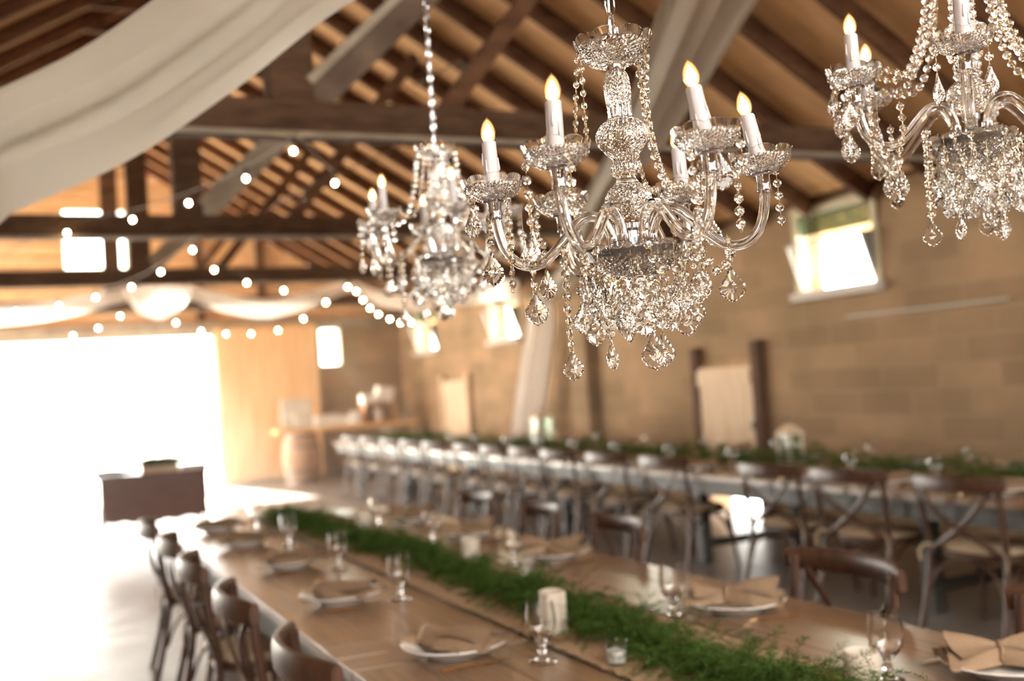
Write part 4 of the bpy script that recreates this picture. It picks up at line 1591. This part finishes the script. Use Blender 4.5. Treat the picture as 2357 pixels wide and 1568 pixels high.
# lanterns on the wall table
def lantern(x, y, label, h=.30, w=.15):
    r = empty('lantern', (x, y, .7545))
    r['label'] = label
    r['category'] = 'lantern'
    r['group'] = 'lanterns on the wall table'
    b = MB()
    for i in (-1, 1):
        for j in (-1, 1):
            b.box(i*w/2-.008, i*w/2+.008, j*w/2-.008, j*w/2+.008, .02, h)
    b.box(-w/2-.015, w/2+.015, -w/2-.015, w/2+.015, 0, .022)
    b.box(-w/2-.015, w/2+.015, -w/2-.015, w/2+.015, h, h+.015)
    b.build('frame', M['cream'], r)
    q = w/2+.012
    MB().add([(-q, -q, h+.015), (q, -q, h+.015), (q, q, h+.015), (-q, q, h+.015), (-.02, -.02, h+.075), (.02, -.02, h+.075), (.02, .02, h+.075), (-.02, .02, h+.075)],
             [(3, 2, 1, 0), (4, 5, 6, 7), (0, 1, 5, 4), (1, 2, 6, 5), (2, 3, 7, 6), (3, 0, 4, 7)]).build('roof', M['pale_wood'], r)
    MB().tube([(0, math.cos(a)*.03, h+.10+math.sin(a)*.03) for a in np.linspace(0, 2*PI, 17)[:-1]], .003, 6, closed=True).build('ring', M['chrome'], r)
    g = MB()
    for s in (-1, 1):
        g.box(s*(w/2)-.001, s*(w/2)+.001, -w/2+.008, w/2-.008, .022, h)
        g.box(-w/2+.008, w/2-.008, s*(w/2)-.001, s*(w/2)+.001, .022, h)
    g.build('glass_panes', M['pane'], r)
    MB().lathe([(.0001, .022), (.038, .022), (.038, .14), (.0001, .14)], 20).build('candle', M['wax'], r, 40)


lantern(5.50, 6.72, 'cream lantern in the garland beside the stall door', .24, .13)
lantern(5.42, 10.9, 'cream lantern in the garland in front of the wall pier', .36, .18)

# ------------------------------------------------------------------ antique desk by the doorway
r = empty('antique_desk', (1.42, 12.9, 0), -.03)
tag(r, 'mahogany desk silhouetted in the bright doorway, greenery on top', 'desk')
b = MB()
n = 28
vs = []
for i in range(n+1):
    v = i/n
    zb = .30-.03*abs(math.sin(v*PI*5))-.03*math.sin(v*PI)
    vs += [(-.56+1.12*v, -.32, zb), (-.56+1.12*v, -.32, .755), (-.56+1.12*v, -.29, zb), (-.56+1.12*v, -.29, .755)]
fs = []
for i in range(n):
    o_ = i*4
    fs += [(o_, o_+4, o_+5, o_+1), (o_+2, o_+3, o_+7, o_+6), (o_, o_+2, o_+6, o_+4), (o_+1, o_+5, o_+7, o_+3)]
fs += [(0, 1, 3, 2), (n*4, n*4+2, n*4+3, n*4+1)]
b.add(vs, fs)
b.build('front_panel', M['mahogany'], r)
MB().box(-.57, -.54, -.29, .30, .45, .755).box(.54, .57, -.29, .30, .45, .755).box(-.57, .57, .27, .30, .45, .755).build('case', M['mahogany'], r)
bevel(MB().box(-.60, .60, -.34, .33, .756, .785).build('desktop', M['mahogany'], r), .008)
for s in (-1, 1):
    for t in (-1, 1):
        MB().tube(cr([(s*.53, t*.27, .46), (s*.545, t*.285, .30), (s*.535, t*.275, .10), (s*.55, t*.29, 0)], 4), [.026]*4+[.018]*4+[.013]*5, 10).build('leg', M['mahogany'], r, 60)
MB().box(-.45, .45, -.34, -.321, .62, .70).build('drawer_front', M['mahogany'], r)
dx = Vector((1.42, 12.9, 0))
o = bevel(MB().box(-.20, .20, -.12, .12, 0, .065).build('planter_box', M['pale_wood'], loc=(dx.x+.08, dx.y-.12, .786)), .004)
tag(o, 'low pale wooden box of greens on the mahogany desk', 'planter')


def tuft(label, loc, rx, ry, rz_, n, seed, name='fern_bunch', parent=None):
    rng = np.random.default_rng(seed)
    b = MB()
    for i in range(n):
        a = rng.uniform(0, 2*PI)
        e = rng.uniform(.2, 1.4)
        p = Vector((rng.uniform(-1, 1)*rx*.5, rng.uniform(-1, 1)*ry*.5, 0))
        d = Vector((math.cos(a)*math.cos(e)*rx, math.sin(a)*math.cos(e)*ry, math.sin(e)*rz_))
        q = p+d*rng.uniform(.6, 1)
        s = Vector((-math.sin(a), math.cos(a), 0))*.010
        m = (p+q)/2+Vector((0, 0, .02))
        b.add([p-s*.4, p+s*.4, m+s, q, m-s], [(0, 1, 2, 3, 4)])
        for t in (.4, .6, .8):
            c = p.lerp(q, t)
            u = s*4.5
            b.add([c, c+u+d*.08, c+u*1.4+d*.16, c+u*.7+d*.03], [(0, 1, 2, 3)])
            b.add([c, c-u+d*.08, c-u*1.4+d*.16, c-u*.7+d*.03], [(0, 1, 2, 3)])
    o = b.build(name, M['leaf'], parent, loc=loc)
    if label:
        tag(o, label, 'greenery')
    return o


tuft('bright green fern sprigs growing out of the low box on the desk', (dx.x+.08, dx.y-.12, .845), .30, .14, .15, 300, 3)
tuft('green sprig trailing off the left end of the mahogany desk', (dx.x-.52, dx.y-.12, .79), .34, .14, .08, 160, 4)
o = MB().tube(cr([(0, 0, .0), (-.12, -.02, .06), (-.22, -.03, .02), (-.27, -.03, -.07)], 6), .012, 6).build('fern_frond', M['leaf'], loc=(dx.x-.56, dx.y-.16, .80))
tag(o, 'single green frond drooping past the left edge of the desk', 'greenery')
o = bevel(MB().box(-.14, .14, -.08, .08, 0, .06).build('white_box', M['white'], loc=(dx.x+.44, dx.y-.18, .786)), .004)
tag(o, 'small white box on the right end of the mahogany desk', 'box')


# ------------------------------------------------------------------ dessert bar in the far corner
def barrel(x, y, label):
    r = empty('wine_barrel', (x, y, 0))
    tag(r, label, 'barrel', 'barrels under the plank bar')
    MB().lathe([(.0001, 0), (.26, 0), (.30, .15), (.335, .32), (.345, .45), (.335, .58), (.30, .75), (.26, .90), (.0001, .90)], 32, fn=lambda a, i, rr, z: (rr*(1+.006*math.cos(a*16)), z)).build('staves', M['barrel'], r, 50)
    for z, rr in ((.06, .281), (.22, .320), (.66, .322), (.84, .281)):
        MB().lathe([(rr-.02, z-.02), (rr+.003, z-.02), (rr+.003, z+.02), (rr-.02, z+.02)], 32).build('hoop', M['iron'], r, 50)


BY = 18.6
barrel(4.55, BY, 'wine barrel under the left end of the plank bar')
barrel(6.25, BY, 'wine barrel under the right end of the plank bar')
o = bevel(MB().box(-1.28, 1.28, -.27, .27, 0, .06).build('plank_bar', M['slab'], loc=(5.38, BY, .901)), .008)
tag(o, 'honey coloured plank laid across two barrels in the far corner', 'bar')
ZB = .962
items = [
 ('sign_board', 'cream', (-.16, .16, -.02, .02, 0, .52), (4.38, BY-.05), 'tall cream sign card at the left end of the plank bar'),
 ('sign_board', 'white', (-.12, .12, -.02, .02, 0, .50), (4.68, BY+.12), 'narrow white sign card behind the tall one on the bar'),
 ('picture_frame', 'cream', (-.15, .15, -.03, .03, 0, .27), (4.56, BY-.18), 'small cream frame leaning before the sign cards'),
 ('cake_box', 'white', (-.20, .20, -.13, .13, 0, .20), (5.02, BY), 'wide white box in the middle of the plank bar'),
 ('cake_box', 'white', (-.18, .18, -.13, .13, 0, .17), (5.42, BY-.04), 'lower white box beside the wooden crate on the bar'),
 ('white_tin', 'white', (-.08, .08, -.06, .06, 0, .24), (5.50, BY-.2), 'upright white tin before the boxes on the bar'),
]
for nm, m, bx, (x, y), lab in items:
    o = bevel(MB().box(*bx).build(nm, M[m], loc=(x, y, ZB)), .006)
    tag(o, lab, nm.split('_')[-1])
    if nm in ('sign_board', 'picture_frame'):
        MB().box(bx[0]*.7, bx[1]*.7, bx[2]-.004, bx[2]-.0005, bx[5]*.35, bx[5]*.55).build('printed_panel', M['charger'], o)
r = empty('wooden_crate', (5.98, BY, ZB))
tag(r, 'orange wooden crate standing on the right of the plank bar', 'crate')
b = MB()
for z in (0, .115, .23):
    b.box(-.29, .29, .14, .16, z, z+.10)
b.box(-.29, -.27, -.16, .14, 0, .33).box(.27, .29, -.16, .14, 0, .33).box(-.27, .27, -.16, .14, 0, .015).box(-.29, .29, -.16, .16, .33, .345)
b.build('slats', M['crate'], r)
tag(MB().lathe([(.0001, 0), (.075, 0), (.085, .12), (.08, .22), (.06, .24), (.0001, .24)], 24).build('white_jar', M['white'], None, 50, (5.95, BY-.06, ZB+.016)), 'white jar standing inside the orange crate', 'jar')
o = MB().box(-.24, .04, -.10, .10, 0, .16).build('paper_bag', M['white'], loc=(5.92, BY, ZB+.346))
tag(o, 'white paper bag on top of the crate, left', 'bag')
o = MB().box(-.15, .15, -.09, .09, 0, .26, Matrix.Rotation(.18, 4, 'Y')).build('paper_bag', M['white'], loc=(6.10, BY+.01, ZB+.375))
tag(o, 'taller tilted white paper bag on top of the crate, right', 'bag')
for x, h, lab in ((6.42, .30, 'slim pale bottle just right of the crate'), (6.54, .24, 'shorter pale bottle at the right end of the bar')):
    tag(MB().lathe([(.0001, 0), (.035, 0), (.038, .01), (.038, h*.6), (.014, h*.78), (.013, h), (.0001, h)], 20).build('bottle', M['bottle'], None, 50, (x, BY-.08, ZB)), lab, 'bottle')

# ------------------------------------------------------------------ added scattering volume imitating lens glare around the open door
hz = bpy.data.materials.new('glare_veil_volume')
hz.use_nodes = True
hz.node_tree.nodes.remove(hz.node_tree.nodes['Principled BSDF'])
vs_ = nd(hz, 'ShaderNodeVolumeScatter')
vs_.inputs['Color'].default_value = (1, .93, .83, 1)
vs_.inputs['Density'].default_value = .010
vs_.inputs['Anisotropy'].default_value = .6
lk(hz, vs_.outputs[0], hz.node_tree.nodes['Material Output'].inputs['Volume'])
o = MB().box(LX+.9, WX-.55, 9.0, FY-.25, .01, 3.45).build('glare_veil', hz)
tag(o, 'added warm volume imitating lens glare around the open barn door', 'glare_veil', kind='stuff')
